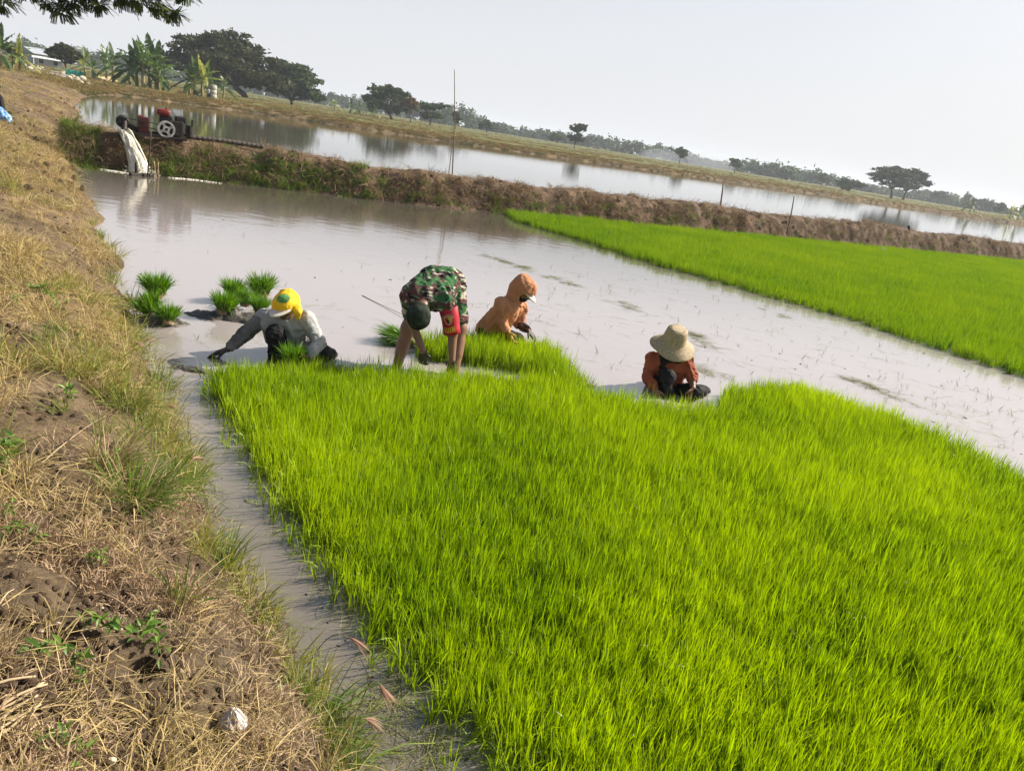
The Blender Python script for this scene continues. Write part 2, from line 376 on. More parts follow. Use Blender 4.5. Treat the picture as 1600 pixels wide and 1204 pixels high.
def gz(x, y):
    """height of the land at one place"""
    e = np.hypot(EP[:, 0] - x, EP[:, 1] - y); k = int(e.argmin())
    d = (x - EP[k, 0]) * EN[k, 0] + (y - EP[k, 1]) * EN[k, 1]
    return float(land_z(np.array(float(x)), np.array(float(y)), np.array(d), np.array(EDIST[k])))
def onland(x, y, it=14):
    """where the line of sight through a spot of the photograph meets the land"""
    z = 0.6
    for _ in range(it):
        p = at(x, y, z); z = 0.5 * z + 0.5 * gz(p[0], p[1])
    p = at(x, y, z); p[2] = gz(p[0], p[1]); return p

# earth dyke between paddy and pond
BC = catmull(np.array([[-11.3, 18.35], [-10.7, 18.7], [-10, 19.1], [-7.6, 20.3], [-4.9, 21.4], [-1.3, 23.3], [6.0, 28.2], [13, 32.8], [24, 40.0], [40, 50.5], [95, 86]]), 70)
bs = np.concatenate([[0], np.cumsum(np.linalg.norm(np.diff(BC, axis=0), axis=1))])
bss = np.arange(0, bs[-1], 0.085); bss = bss[(bss < 62)]; bss = np.concatenate([bss, np.arange(62, bs[-1], .6)])
BP = np.stack([np.interp(bss, bs, BC[:, k]) for k in (0, 1)], 1); bt = unit(np.gradient(BP, axis=0)); BN = np.stack([-bt[:, 1], bt[:, 0]], 1)
bt_ = np.concatenate([np.linspace(-1.7, -1.05, 5), np.linspace(-1.0, .5, 46), np.linspace(.56, 1.7, 12)])
BX = BP[:, None, 0] + BN[:, None, 0] * bt_; BY = BP[:, None, 1] + BN[:, None, 1] * bt_
prof = 0.80 * (1 - smooth(np.abs(bt_) , 0.38, 1.15)) - 0.18 * smooth(np.abs(bt_), 1.0, 1.5)
bh_ = 1 + 0.28 * (fbm(bss * .35, bss * 0, 31) - .5) + .12 * (fbm(bss * 1.7, bss * 0, 33) - .5)
BZ = prof[None] * np.where(prof[None] > 0, bh_[:, None], 1)
BZ = BZ + smooth(BZ, -.05, .15) * (.35 + .65 * smooth(np.abs(bt_ + .75), .55, .25)) * (0.34 * (fbm(BX * 1.5, BY * 1.5, 41) - .5) + .16 * (fbm(BX * 5, BY * 5, 43) - .5) + .07 * (fbm(BX * 14, BY * 14, 45) - .5))
i, j = np.meshgrid(np.arange(len(bss) - 1), np.arange(len(bt_) - 1), indexing='ij'); a = (i * len(bt_) + j).ravel(); nb = len(bt_)
M_dyke = mat('dry_dyke_earth', (0.050, 0.036, 0.025), (0.19, 0.13, 0.085), scale=4.5, rough=.95, spec=.1, bump=1.0, bscale=16, detail=9)
bb_ = MB(); bb_.add(np.stack([BX, BY, BZ], -1), np.stack([a, a + nb, a + nb + 1, a + 1], 1)); dyke = bb_.obj('dyke', M_dyke, smooth_=True); tag(dyke, kind='structure')
bund_pick = surf_sampler(BX, BY, BZ, np.broadcast_to(bt_[None], BX.shape))

# water
def watermat(name, col, b1, s1, b2, s2, rough=0.03, col2=None, col3=None):
    m, t, P, O = nodemat(name); N, L = t.nodes, t.links
    tcn = N.new('ShaderNodeTexCoord'); mp = N.new('ShaderNodeMapping'); mp.inputs['Scale'].default_value = (1, 1.7, 1); mp.inputs['Rotation'].default_value = (0, 0, .35)
    L.new(tcn.outputs['Object'], mp.inputs[0])
    def nz(s, d):
        n = N.new('ShaderNodeTexNoise'); n.inputs['Scale'].default_value = s; n.inputs['Detail'].default_value = d; L.new(mp.outputs[0], n.inputs['Vector']); return n.outputs[0]
    nb1 = N.new('ShaderNodeBump'); nb1.inputs['Strength'].default_value = b1; nb1.inputs['Distance'].default_value = 0.1; L.new(nz(s1, 2), nb1.inputs['Height'])
    nb2 = N.new('ShaderNodeBump'); nb2.inputs['Strength'].default_value = b2; nb2.inputs['Distance'].default_value = 0.1; L.new(nz(s2, 3), nb2.inputs['Height']); L.new(nb1.outputs[0], nb2.inputs['Normal'])
    L.new(nb2.outputs[0], P.inputs['Normal']); P.inputs['Roughness'].default_value = rough; P.inputs['IOR'].default_value = 1.85; P.inputs['Specular IOR Level'].default_value = .5
    mi = N.new('ShaderNodeMix'); mi.data_type = 'RGBA'; mi.inputs[6].default_value = (*col, 1); mi.inputs[7].default_value = (*(col2 or col), 1); L.new(nz(.7, 5), mi.inputs[0]); cc = mi.outputs[2]
    if col3:      # sky reflection painted in: paler colour over the open paddy than in the channel
        sx = N.new('ShaderNodeSeparateXYZ'); L.new(tcn.outputs['Object'], sx.inputs[0]); md = N.new('ShaderNodeMath'); md.operation = 'MULTIPLY_ADD'; L.new(sx.outputs[0], md.inputs[0]); md.inputs[1].default_value = .5; L.new(sx.outputs[1], md.inputs[2])
        rg = N.new('ShaderNodeMapRange'); rg.inputs['From Min'].default_value = 2.6; rg.inputs['From Max'].default_value = 6.6; rg.interpolation_type = 'SMOOTHSTEP'; L.new(md.outputs[0], rg.inputs['Value'])
        m3 = N.new('ShaderNodeMix'); m3.data_type = 'RGBA'; m3.inputs[7].default_value = (*col3, 1); L.new(rg.outputs[0], m3.inputs[0]); L.new(cc, m3.inputs[6]); cc = m3.outputs[2]
        r4 = N.new('ShaderNodeMapRange'); r4.inputs['From Min'].default_value = 9.5; r4.inputs['From Max'].default_value = 18.5; r4.interpolation_type = 'SMOOTHSTEP'; L.new(sx.outputs[1], r4.inputs['Value']); m4 = N.new('ShaderNodeMix'); m4.data_type = 'RGBA'; m4.inputs[7].default_value = (.082, .072, .055, 1); L.new(r4.outputs[0], m4.inputs[0]); L.new(cc, m4.inputs[6]); cc = m4.outputs[2]     # water colour darkened towards the dyke to carry its dark reflection
    L.new(cc, P.inputs['Base Color'])
    return m
BPc = BP[::20]; BPc = BPc[(BPc[:, 0] > -14.5)]
paddy = np.vstack([[[-9, -8], [120, -8], [120, 99]], BPc[::-1], [[-24, 14]]])
pond = np.vstack([BPc, [[120, 99], [420, 300], [430, 420], [-80, 130], [-60, 40], [-24, 14]]])
def sheet(name, poly, m, z=0.0):
    import bmesh
    bm = bmesh.new(); f = bm.faces.new([bm.verts.new((float(p[0]), float(p[1]), z)) for p in poly]); f.normal_update()
    if f.normal.z < 0: f.normal_flip()
    bmesh.ops.triangulate(bm, faces=[f]); me = bpy.data.meshes.new(name); bm.to_mesh(me); bm.free(); me.materials.append(m)
    o = bpy.data.objects.new(name, me); COL.objects.link(o); return tag(o, kind='structure')
sheet('paddy_water', paddy, watermat('muddy_water', (0.172, 0.147, 0.108), .045, 2.0, .018, 9, rough=.05, col2=(0.125, 0.108, 0.085), col3=(0.325, 0.295, 0.290)))
sheet('pond_water', pond, watermat('pond_water_surface', (0.085, 0.075, 0.05), .018, .8, .012, 5, rough=.03))
M_mud = mat('paddy_mud', (0.10, 0.085, 0.065), (0.06, 0.05, 0.04), scale=3, bump=.3)
sheet('paddy_bed', [[-1300, -700], [1300, -700], [1300, 1500], [-1300, 1500]], M_mud, -0.45)
# outer land, out to the horizon on every side the near sheet does not reach
# ------------------------------------------------------------------ rice
M_rice = leafmat('rice_leaf', (0.024, 0.076, 0.003), (0.292, 0.462, 0.010), trans=.37, rough=.40, spec=.4, tintcol=(0.34, 0.465, 0.012))
M_rice_far = leafmat('far_rice_leaf', (0.030, 0.090, 0.004), (0.195, 0.360, 0.008), trans=.36, rough=.5, spec=.25, tintcol=(0.22, 0.32, 0.010))
def rice_clump(seed, nplant=11, r=.066, hmin=.165, hmax=.275, arch=0.0, wd=.0052, seg_=3, m_=None):
    g = np.random.default_rng(seed); mb = MB(); B, D_, Ln, Wd, Bd, R_ = [], [], [], [], [], []
    for _ in range(nplant):
        c = np.array([*(g.normal(0, r * .6, 2)), 0.0]); k = g.integers(3, 6); hh = g.uniform(hmin, hmax)
        for q in range(k):
            a_ = g.uniform(0, 2 * math.pi); t_ = abs(g.normal(.09, .10)) + .02
            B.append(c + [math.cos(a_) * .003, math.sin(a_) * .003, 0]); D_.append([math.cos(a_) * t_ + .03, math.sin(a_) * t_, 1])
            Ln.append(hh * g.uniform(.72, 1.06)); Wd.append(wd * g.uniform(.7, 1.25)); Bd.append(abs(g.normal(.05, .10)) + (arch * g.uniform(.3, 1) if g.random() < .5 else 0)); R_.append(g.random())
    n = len(B); blades(mb, np.array(B), np.array(D_), np.array(Ln), np.array(Wd), np.array(Bd), np.array(R_), seg_, g, droop=.8)
    return mb.mesh('rice_clump', m_ or M_rice)
rp = [rice_clump(100 + i) for i in range(9)] + [rice_clump(200 + i, 5, .05, .17, .30, .55, seg_=4) for i in range(5)]
rpf = [rice_clump(300 + i, 11, .085, .16, .29, 0, .0070, 2, M_rice_far) for i in range(7)]
def T(*pts, z=0.0): return [at(x, y, z)[:2] for x, y in pts]
base_l = T((800, 1235), (752, 1190), (690, 1110), (618, 1040), (560, 955), (500, 885), (428, 770), (378, 692), (326, 606))
top_l = T((322, 562), (450, 562), (520, 560), (600, 567), (700, 577), (800, 583), (868, 578), (905, 585), (930, 606), (990, 613), (1050, 626), (1100, 628), (1128, 629), (1132, 601), (1200, 595), (1250, 594), (1350, 626), (1450, 666), (1530, 701), (1600, 735), z=.13)
bed_near = np.array([[0.3, 1.4]] + base_l + top_l + [[5.6, 5.7], [5.6, 3.8], [3.2, 1.4]])
def plant(name, poly, step, protos, lab, seed, hs=1.0, cut=None, edge=None, arch=None, far_=False):
    g = np.random.default_rng(seed); x, y = grid_in(poly, step, g)
    if cut is not None: k = cut(x, y); x, y = x[k], y[k]
    ed = polydist(x, y, poly); k = (ed > .03) | (g.random(len(x)) < .5); x, y, ed = x[k], y[k], ed[k]
    n = len(x); pt = np.clip(.5 + 1.5 * (fbm(x * .9, y * .9, seed) - .5) + .7 * (fbm(x * 3.2, y * 3.2, seed + 1) - .5), 0, 1)
    h = hs * (00.72 + .38 * fbm(x * 1.3, y * 1.3, seed + 2) + .26 * fbm(x * 6, y * 6, seed + 4)) * g.uniform(.88, 1.1, n)
    nA = arch or len(protos); idx = g.integers(0, nA, n)
    if arch: ar = (ed < .14) & (g.random(n) < .65) | (g.random(n) < .05); idx = np.where(ar, g.integers(arch, len(protos), n), idx)
    rot = np.stack([g.normal(0, .07, n), g.normal(0.0, .07, n), g.uniform(-math.pi, math.pi, n)], 1)
    return scatter(name, protos, np.stack([x, y, np.full(n, -.02)], 1), rot, np.stack([np.ones(n), np.ones(n), h], 1), idx, pt * .75, lab, 'rice seedlings')
plant('rice_seedlings', bed_near, .066, rp, 'dense bright green rice nursery bed filling the foreground', 51, arch=9)
mid_poly = np.array(T((652, 562), (700, 566), (760, 575), (830, 588), (868, 600), (900, 610)) + T((925, 596), (890, 558), (862, 535), (800, 525), (735, 517), (655, 525), z=.15))
plant('rice_seedlings', mid_poly, .055, rp, 'narrow strip of uncut rice seedlings behind the stooping person in camouflage', 52, arch=9, hs=1.12)
front2 = T((806, 347), (900, 374), (1000, 407), (1150, 450), (1300, 492), (1450, 541), (1600, 592)); bn2 = [BP[k] - BN[k] * 1.25 for k in range(0, len(BP), 12) if -0.5 < BP[k][0] < 33]
bed_far = np.array([[-1.0, 22.2]] + front2 + [[8.6, 8.6], [11.5, 10.5], [30, 36]] + bn2[::-1])
plant('rice_seedlings', bed_far, .135, rpf, 'large rectangular rice nursery bed below the dyke at right', 53, hs=1.0)
# sparse stray plants in the water beside the near bed
g = np.random.default_rng(61); bx = np.array(base_l); ii = g.integers(0, len(bx) - 1, 60); tt = g.random(60); pp = bx[ii] * (1 - tt[:, None]) + bx[ii + 1] * tt[:, None]
pp = pp + np.stack([-np.abs(g.normal(.03, .05, 60)), g.normal(0, .05, 60)], 1)
mb1 = [rice_clump(400 + i, 2, .02, .14, .27, .7, seg_=4) for i in range(6)]
scatter('rice_seedlings', mb1, np.stack([pp[:, 0], pp[:, 1], np.full(60, -.02)], 1), np.stack([g.normal(0, .1, 60), g.normal(0, .1, 60), g.uniform(-3, 3, 60)], 1), np.ones((60, 3)) * g.uniform(.7, 1.05, 60)[:, None], g.integers(0, 6, 60), g.random(60) * .6, 'stray rice plants leaning out over the muddy channel', 'rice seedlings')
# ================================================================== GROUND COVER
M_dry = leafmat('dry_straw', (0.19, 0.135, 0.07), (0.52, 0.40, 0.215), trans=.15, rough=.75, spec=.15, tintcol=(0.42, 0.33, 0.12))
M_red = leafmat('rusty_dead_grass', (0.13, 0.072, 0.042), (0.42, 0.28, 0.17), trans=.1, rough=.8, spec=.1, tintcol=(0.45, 0.35, 0.22))
M_grn = leafmat('wild_grass', (0.055, 0.115, 0.02), (0.17, 0.25, 0.045), trans=.35, rough=.5, spec=.25, tintcol=(0.30, 0.27, 0.07))
M_brn = leafmat('brown_dyke_grass', (0.055, 0.038, 0.026), (0.28, 0.19, 0.118), trans=.1, rough=.8, spec=.1, tintcol=(0.40, 0.295, 0.17))
M_dgrn = leafmat('dyke_grass_leaf', (0.030, 0.085, 0.012), (0.125, 0.265, 0.028), trans=.3, rough=.5, spec=.2, tintcol=(0.16, 0.17, 0.045))
M_clod = mat('earth_clod', (0.16, 0.11, 0.07), (0.07, 0.05, 0.034), scale=14, rough=.95, spec=.1, bump=.6)
def tuft(name, m, seed, n, r, lo, hi, tilt, wd, bend, droop=.6, seg_=3, flat=None):
    g = np.random.default_rng(seed); a = g.uniform(0, 2 * math.pi, n); rr = r * np.sqrt(g.random(n)); b = np.stack([rr * np.cos(a), rr * np.sin(a), np.zeros(n)], 1)
    if flat is None:
        t = np.abs(g.normal(0, tilt, n)) + .05; a2 = a + g.normal(0, .8, n); dr = np.stack([np.cos(a2) * t, np.sin(a2) * t, np.ones(n)], 1)
    else:
        a2 = g.uniform(0, 2 * math.pi, n); dr = np.stack([np.cos(a2), np.sin(a2), g.normal(flat, .14, n)], 1); b[:, 2] = g.uniform(0.002, .025, n)
    mb = MB(); blades(mb, b, dr, g.uniform(lo, hi, n), wd * g.uniform(.6, 1.3, n), np.abs(g.normal(bend, bend * .6, n)), g.random(n), seg_, g, droop=droop)
    return mb.mesh(name, m)
def clod(seed, m=None, flat=.7):
    import bmesh
    bm = bmesh.new(); bmesh.ops.create_icosphere(bm, subdivisions=2, radius=1.0); me = bpy.data.meshes.new('clod')
    g = np.random.default_rng(seed); o = g.uniform(-20, 20, 3)
    for v in bm.verts:
        c = np.array(v.co[:]); k = 1 + .55 * (fbm(c[0] * 1.3 + o[0], c[1] * 1.3 + c[2] * 1.7 + o[1], seed) - .5) + .35 * (fbm(c[2] * 3 + o[2], c[0] * 3 - c[1] * 2, seed + 3) - .5)
        v.co = Vector((c[0] * k, c[1] * k * .85, c[2] * k * flat))
    bm.to_mesh(me); bm.free(); me.materials.append(m or M_clod); return me
straws = [tuft('straw', M_dry, 500 + i, 15, .12, .025, .13, 0, .0022, .22, .3, 3, flat=.03) for i in range(5)]
drys = [tuft('dry_tuft', M_dry, 520 + i, 38, .045, .10, .30, .55, .0036, .45, .7) for i in range(5)]
grns = [tuft('green_tuft', M_grn, 540 + i, 34, .04, .07, .20, .45, .0042, .3, .6) for i in range(5)]
mats_ = [tuft('dead_mat', M_red, 560 + i, 90, .085, .015, .065, .9, .0030, .4, .5, 2) for i in range(4)]
clods = [clod(580 + i) for i in range(5)]
g = np.random.default_rng(70)
def cover(name, protos, n, weight, scl, label, cat, pick=None, tilt=.25, dz=0.0, tint=None, seed=0, far_scale=.03):
    gg = np.random.default_rng(900 + seed); X, Y, Z, D, U, V = (pick or bank_pick)(n, gg)
    r = np.hypot(X, Y); w = weight(X, Y, D, U, V) * ((r < 50) | (pick is not None)); k = gg.random(n) < w
    X, Y, Z, D, U, V, r = (q[k] for q in (X, Y, Z, D, U, V, r)); n = len(X)
    s = gg.uniform(*scl, n) * (1 + far_scale * r)
    for (cx, cy, rr, dp) in (dents if pick is None else []):
        k = np.hypot(X - cx, Y - cy) > rr * 2.3; X, Y, Z, D, U, V, r, s = (q[k] for q in (X, Y, Z, D, U, V, r, s)); n = len(X)
    t = gg.random(n) * .8 if tint is None else np.clip(tint(X, Y, U, V) + gg.normal(0, .15, n), 0, 1)
    return scatter(name, protos, np.stack([X, Y, Z + dz * s], 1), np.stack([gg.normal(0, tilt, n), gg.normal(0, tilt, n), gg.uniform(-3.14, 3.14, n)], 1), np.stack([s, s, s * gg.uniform(.8, 1.15, n)], 1), gg.integers(0, len(protos), n), t, label, cat)
patch = lambda X, Y, f, s: fbm(X * f, Y * f, s)
land = lambda D: (D > .02) * 1.0
cover('straw_litter', straws, 1700, lambda X, Y, D, U, V: land(D) * smooth(patch(X, Y, 2.2, 71), .42, .60) * np.where(V > 800, .6, np.where(V > 130, 1, .4)), (.7, 1.25), 'dry straw lying over the sloping earth bank', 'straw', seed=1)
cover('dry_grass', drys, 5000, lambda X, Y, D, U, V: land(D) * np.clip(1.5 * np.exp(-((V - 380) / 230) ** 2) * smooth(D, 0, .2) + .55 * np.exp(-((V - 690) / 90.) ** 2) * (U > 120) + .03, 0, 1) * smooth(patch(X, Y, 1.3, 72), .30, .5) * np.where((V < 205) & (U < 105), .4, 1), (.5, .95), 'golden dry grass tufts along the left bank', 'grass', seed=2, tint=lambda X, Y, U, V: .2 + .6 * patch(X, Y, .8, 5))
cover('green_grass', grns, 4800, lambda X, Y, D, U, V: np.clip(1.0 * np.exp(-((D - .05) / .14) ** 2) * np.exp(-((V - 560) / 260) ** 2) + land(D) * .34 * np.exp(-((D - .25) / .22) ** 2) * np.exp(-((V - 610) / 110) ** 2) + land(D) * .7 * smooth(patch(X, Y, 1.1, 73), .62, .72) * (V > 190) * (V < 720) + .55 * np.exp(-((D - .0) / .05) ** 2), 0, 1) * (D > np.where(V > 780, -.02, -.09)), (.65, 1.35), 'green wild grass fringing the water on the left bank', 'grass', seed=3, tint=lambda X, Y, U, V: .15 + .75 * patch(X, Y, 1.7, 6))
cover('dead_grass_mat', mats_, 3600, lambda X, Y, D, U, V: land(D) * np.clip(smooth(V, 730, 860) * smooth(patch(X, Y, 2.4, 74), .46, .60) * .8 + .08, 0, 1), (.7, 1.3), 'rusty brown dead grass matted over the near bank', 'dead grass', seed=4, tilt=.35, tint=lambda X, Y, U, V: .1 + .7 * patch(X, Y, 3, 7))
cover('earth_clods', clods, 9000, lambda X, Y, D, U, V: land(D) * np.clip(.75 * smooth(patch(X, Y, 2.8, 75), .46, .60) + .10, 0, 1), (.006, .019), 'crumbly dark soil clods on the bank', 'soil', seed=5, tilt=1.5, dz=.1, far_scale=.03)
# dyke cover
brns = [tuft('brown_tuft', M_brn, 600 + i, 34, .13, .10, .30, 1.0, .0105, .5, .9) for i in range(5)]
dgrn = [tuft('green_dyke_tuft', M_dgrn, 620 + i, 40, .12, .14, .36, .4, .010, .3, .6) for i in range(4)]
dcl = [clod(640 + i) for i in range(4)]
cover('dyke_clods', dcl, 2600, lambda X, Y, D, U, V: np.clip(.8 * smooth(patch(X, Y, 1.2, 84), .40, .56), 0, 1) * (D < -.3) * (D > -1.05) * (X > -11.6), (.015, .055), 'dark earth clods piled on the dyke', 'soil', pick=bund_pick, seed=8, tilt=1.5, dz=.15, far_scale=0)
cover('dyke_grass', brns, 9500, lambda X, Y, D, U, V: np.clip(.25 + .9 * smooth(patch(X, Y, .9, 81), .38, .56), 0, 1) * (D < .8) * (D > -1.0) * np.where(D < -.45, .8, 1) * (X > -11.6), (.45, .95), 'withered reddish brown grass on the earth dyke', 'grass', pick=bund_pick, seed=6, tilt=.5, far_scale=0)
cover('dyke_green_grass', dgrn, 4200, lambda X, Y, D, U, V: np.clip(np.exp(-((D + .92) / .22) ** 2) * (1.3 * (U < 575) + .25) + .8 * (U < 215) * (D < .3) + .03, 0, 1) * np.where((U > 225) & (U < 290) & (D > -.8), .15, 1) * np.where(D > .0, .15, 1) * (X > -11.4) * smooth(patch(X, Y, 1.1, 82), .26, .46), (.45, 1.0), 'green grass at the foot of the dyke', 'grass', pick=bund_pick, seed=7, tilt=.3, tint=lambda X, Y, U, V: .1 + .6 * patch(X, Y, 1.0, 9), far_scale=0)
# far shore and field scrub
M_scrub = leafmat('field_scrub_leaf', (0.05, 0.075, 0.02), (0.15, 0.15, 0.05), trans=.2, rough=.7, spec=.1, tintcol=(0.27, 0.19, 0.08))
scr = [tuft('scrub', M_scrub, 660 + i, 46, .5, .25, .75, .7, .07, .4, .6, 2) for i in range(5)]
far_w = lambda X, Y, D, U, V: (Y > 56) * np.clip(smooth(D, .2, 1.5) * (.25 + .8 * smooth(patch(X, Y, .08, 91), .4, .6)), 0, 1)
def far_cover():
    gg = np.random.default_rng(77); n = 14000
    u = gg.uniform(-60, 1660, n); D = 60 * np.exp(gg.random(n) * 1.75); X = np.array([hray(a, d) for a, d in zip(u, D)]); 
    e = np.array([int(np.hypot(EP[::4, 0] - a, EP[::4, 1] - b).argmin()) * 4 for a, b in X]); d = ((X - EP[e]) * EN[e]).sum(1)
    z = land_z(X[:, 0], X[:, 1], d, EDIST[e]); w = np.where(d < 3.5, .8, far_w(X[:, 0], X[:, 1], d, u, 0)); k = (gg.random(n) < w) & (d > .15)
    X, z, d = X[k], z[k], d[k]; n = len(X); s = gg.uniform(.35, .8, n) * np.where(d < 3, .6, 1)
    tint = np.clip(np.where(d < 3.2, .9, .25 + .7 * fbm(X[:, 0] * .07, X[:, 1] * .12, 92)) + gg.normal(0, .1, n), 0, 1)
    scatter('field_scrub', scr, np.stack([X[:, 0], X[:, 1], z - .03], 1), np.stack([0 * z, 0 * z, gg.uniform(-3, 3, n)], 1), np.stack([s, s, s * .75], 1), gg.integers(0, 5, n), tint, 'low green and tan scrub over the field beyond the pond', 'scrub')
far_cover()
def shore_cover():
    gg = np.random.default_rng(78); fs = np.where((EP[:, 1] > 58) & (EP[:, 0] < 190))[0]; n = 5200; wt = 1 / EDIST[fs]; k = gg.choice(fs, n, p=wt / wt.sum()); d = gg.uniform(.1, 3.6, n) ** 1.0; P = EP[k] + tg[k] * gg.uniform(-1.5, 1.5, n)[:, None] + EN[k] * d[:, None]; z = land_z(P[:, 0], P[:, 1], d, EDIST[k])
    tint = np.clip(np.where(gg.random(n) < .3, .15, .85) + gg.normal(0, .12, n) - .5 * (d < .45), 0, 1); s = gg.uniform(.28, .55, n); scatter('shore_grass', scr, np.stack([P[:, 0], P[:, 1], z - .02], 1), np.stack([0 * z, 0 * z, gg.uniform(-3, 3, n)], 1), np.stack([s, s, s * .8], 1), gg.integers(0, 5, n), tint, 'dry tan grass along the far shore of the pond', 'grass')
    n = 6000; x = gg.uniform(-42, -8, n); y = 10 * np.exp(gg.random(n) * 2.1); e = np.array([int(np.hypot(EP[::2, 0] - a, EP[::2, 1] - b).argmin()) * 2 for a, b in zip(x, y)]); d = (x - EP[e, 0]) * EN[e, 0] + (y - EP[e, 1]) * EN[e, 1]; ok = (d > .2) & (d < 26) & (gg.random(n) < .16 + .7 * smooth(fbm(x * .6, y * .6, 31), .46, .62)); x, y, e, d = x[ok], y[ok], e[ok], d[ok]; n = len(x); z = land_z(x, y, d, EDIST[e]); s = gg.uniform(.7, 1.7, n)
    scatter('upper_bank_grass', drys + grns[:2] + mats_[:3], np.stack([x, y, z - .01], 1), np.stack([gg.normal(0, .3, n), gg.normal(0, .3, n), gg.uniform(-3, 3, n)], 1), np.stack([s * 1.5, s * 1.5, s * .9], 1), gg.integers(0, 10, n), .3 + gg.random(n) * .6, 'short dry grass in patches on the upper left bank', 'grass')
shore_cover()
def upper_cover():
    gg = np.random.default_rng(79); P = []
    for _ in range(5200):
        u, v = gg.uniform(-30, 175), gg.uniform(104, 300)
        if gg.random() > .25 + .75 * smooth(fbm(u * .05, v * .11, 14), .42, .6): continue
        p = onland(u, v, 9); e = np.hypot(EP[:, 0] - p[0], EP[:, 1] - p[1]); k = int(e.argmin())
        if (p[0] - EP[k, 0]) * EN[k, 0] + (p[1] - EP[k, 1]) * EN[k, 1] > .15 and 9 < p[1] < 75: P.append(p)
    P = np.array(P); n = len(P); s = gg.uniform(.45, 1.25, n); c = [clod(590 + i) for i in range(3)]; idx = np.where(gg.random(n) < .12, 7, np.where(gg.random(n) < .45, gg.integers(5, 7, n), gg.integers(0, 5, n)))
    scatter('upper_bank_grass', drys[:5] + mats_[:2] + grns[:1], P, np.stack([gg.normal(0, .3, n), gg.normal(0, .3, n), gg.uniform(-3, 3, n)], 1), np.stack([s * 1.3, s * 1.3, s * .7], 1), idx, gg.random(n) * .7, 'thin dry grass and litter on the upper left bank', 'grass')
    m = P[gg.random(n) < .3]; k = len(m); s = gg.uniform(.02, .07, k); scatter('upper_bank_clods', c, m + gg.normal(0, .12, (k, 3)) * [1, 1, 0], gg.uniform(-1, 1, (k, 3)), np.stack([s, s, s], 1), gg.integers(0, 3, k), gg.random(k), 'dark soil crumbs on the upper left bank', 'soil')
upper_cover()

# ================================================================== TREES
M_bark = mat('bark', (0.10, 0.08, 0.06), (0.05, 0.04, 0.03), scale=2, bump=.5)
M_crown = [leafmat('rain_tree_leaf', (0.013, 0.020, 0.009), (0.075, 0.082, 0.028), trans=.2, rough=.6, spec=.15),
           leafmat('green_tree_leaf', (0.018, 0.036, 0.014), (0.080, 0.115, 0.035), trans=.25, rough=.6, spec=.15),
           leafmat('brown_tree_leaf', (0.10, 0.065, 0.035), (0.22, 0.14, 0.07), trans=.2, rough=.7, spec=.1)]
def leaf_cards(mb, C, size, g, rnd):
    n = len(C); d = unit(g.normal(0, 1, (n, 3)) * [1, 1, .6]); a = unit(np.cross(d, g.normal(0, 1, (n, 3)))); s = size * g.uniform(.6, 1.3, n)[:, None]
    V = np.stack([C - d * s, C + a * s * .45 + d * s * .1, C + d * s, C - a * s * .45 - d * s * .1], 1).reshape(-1, 3)
    mb.add(V, (np.arange(n) * 4)[:, None] + np.arange(4), np.repeat(rnd, 4))
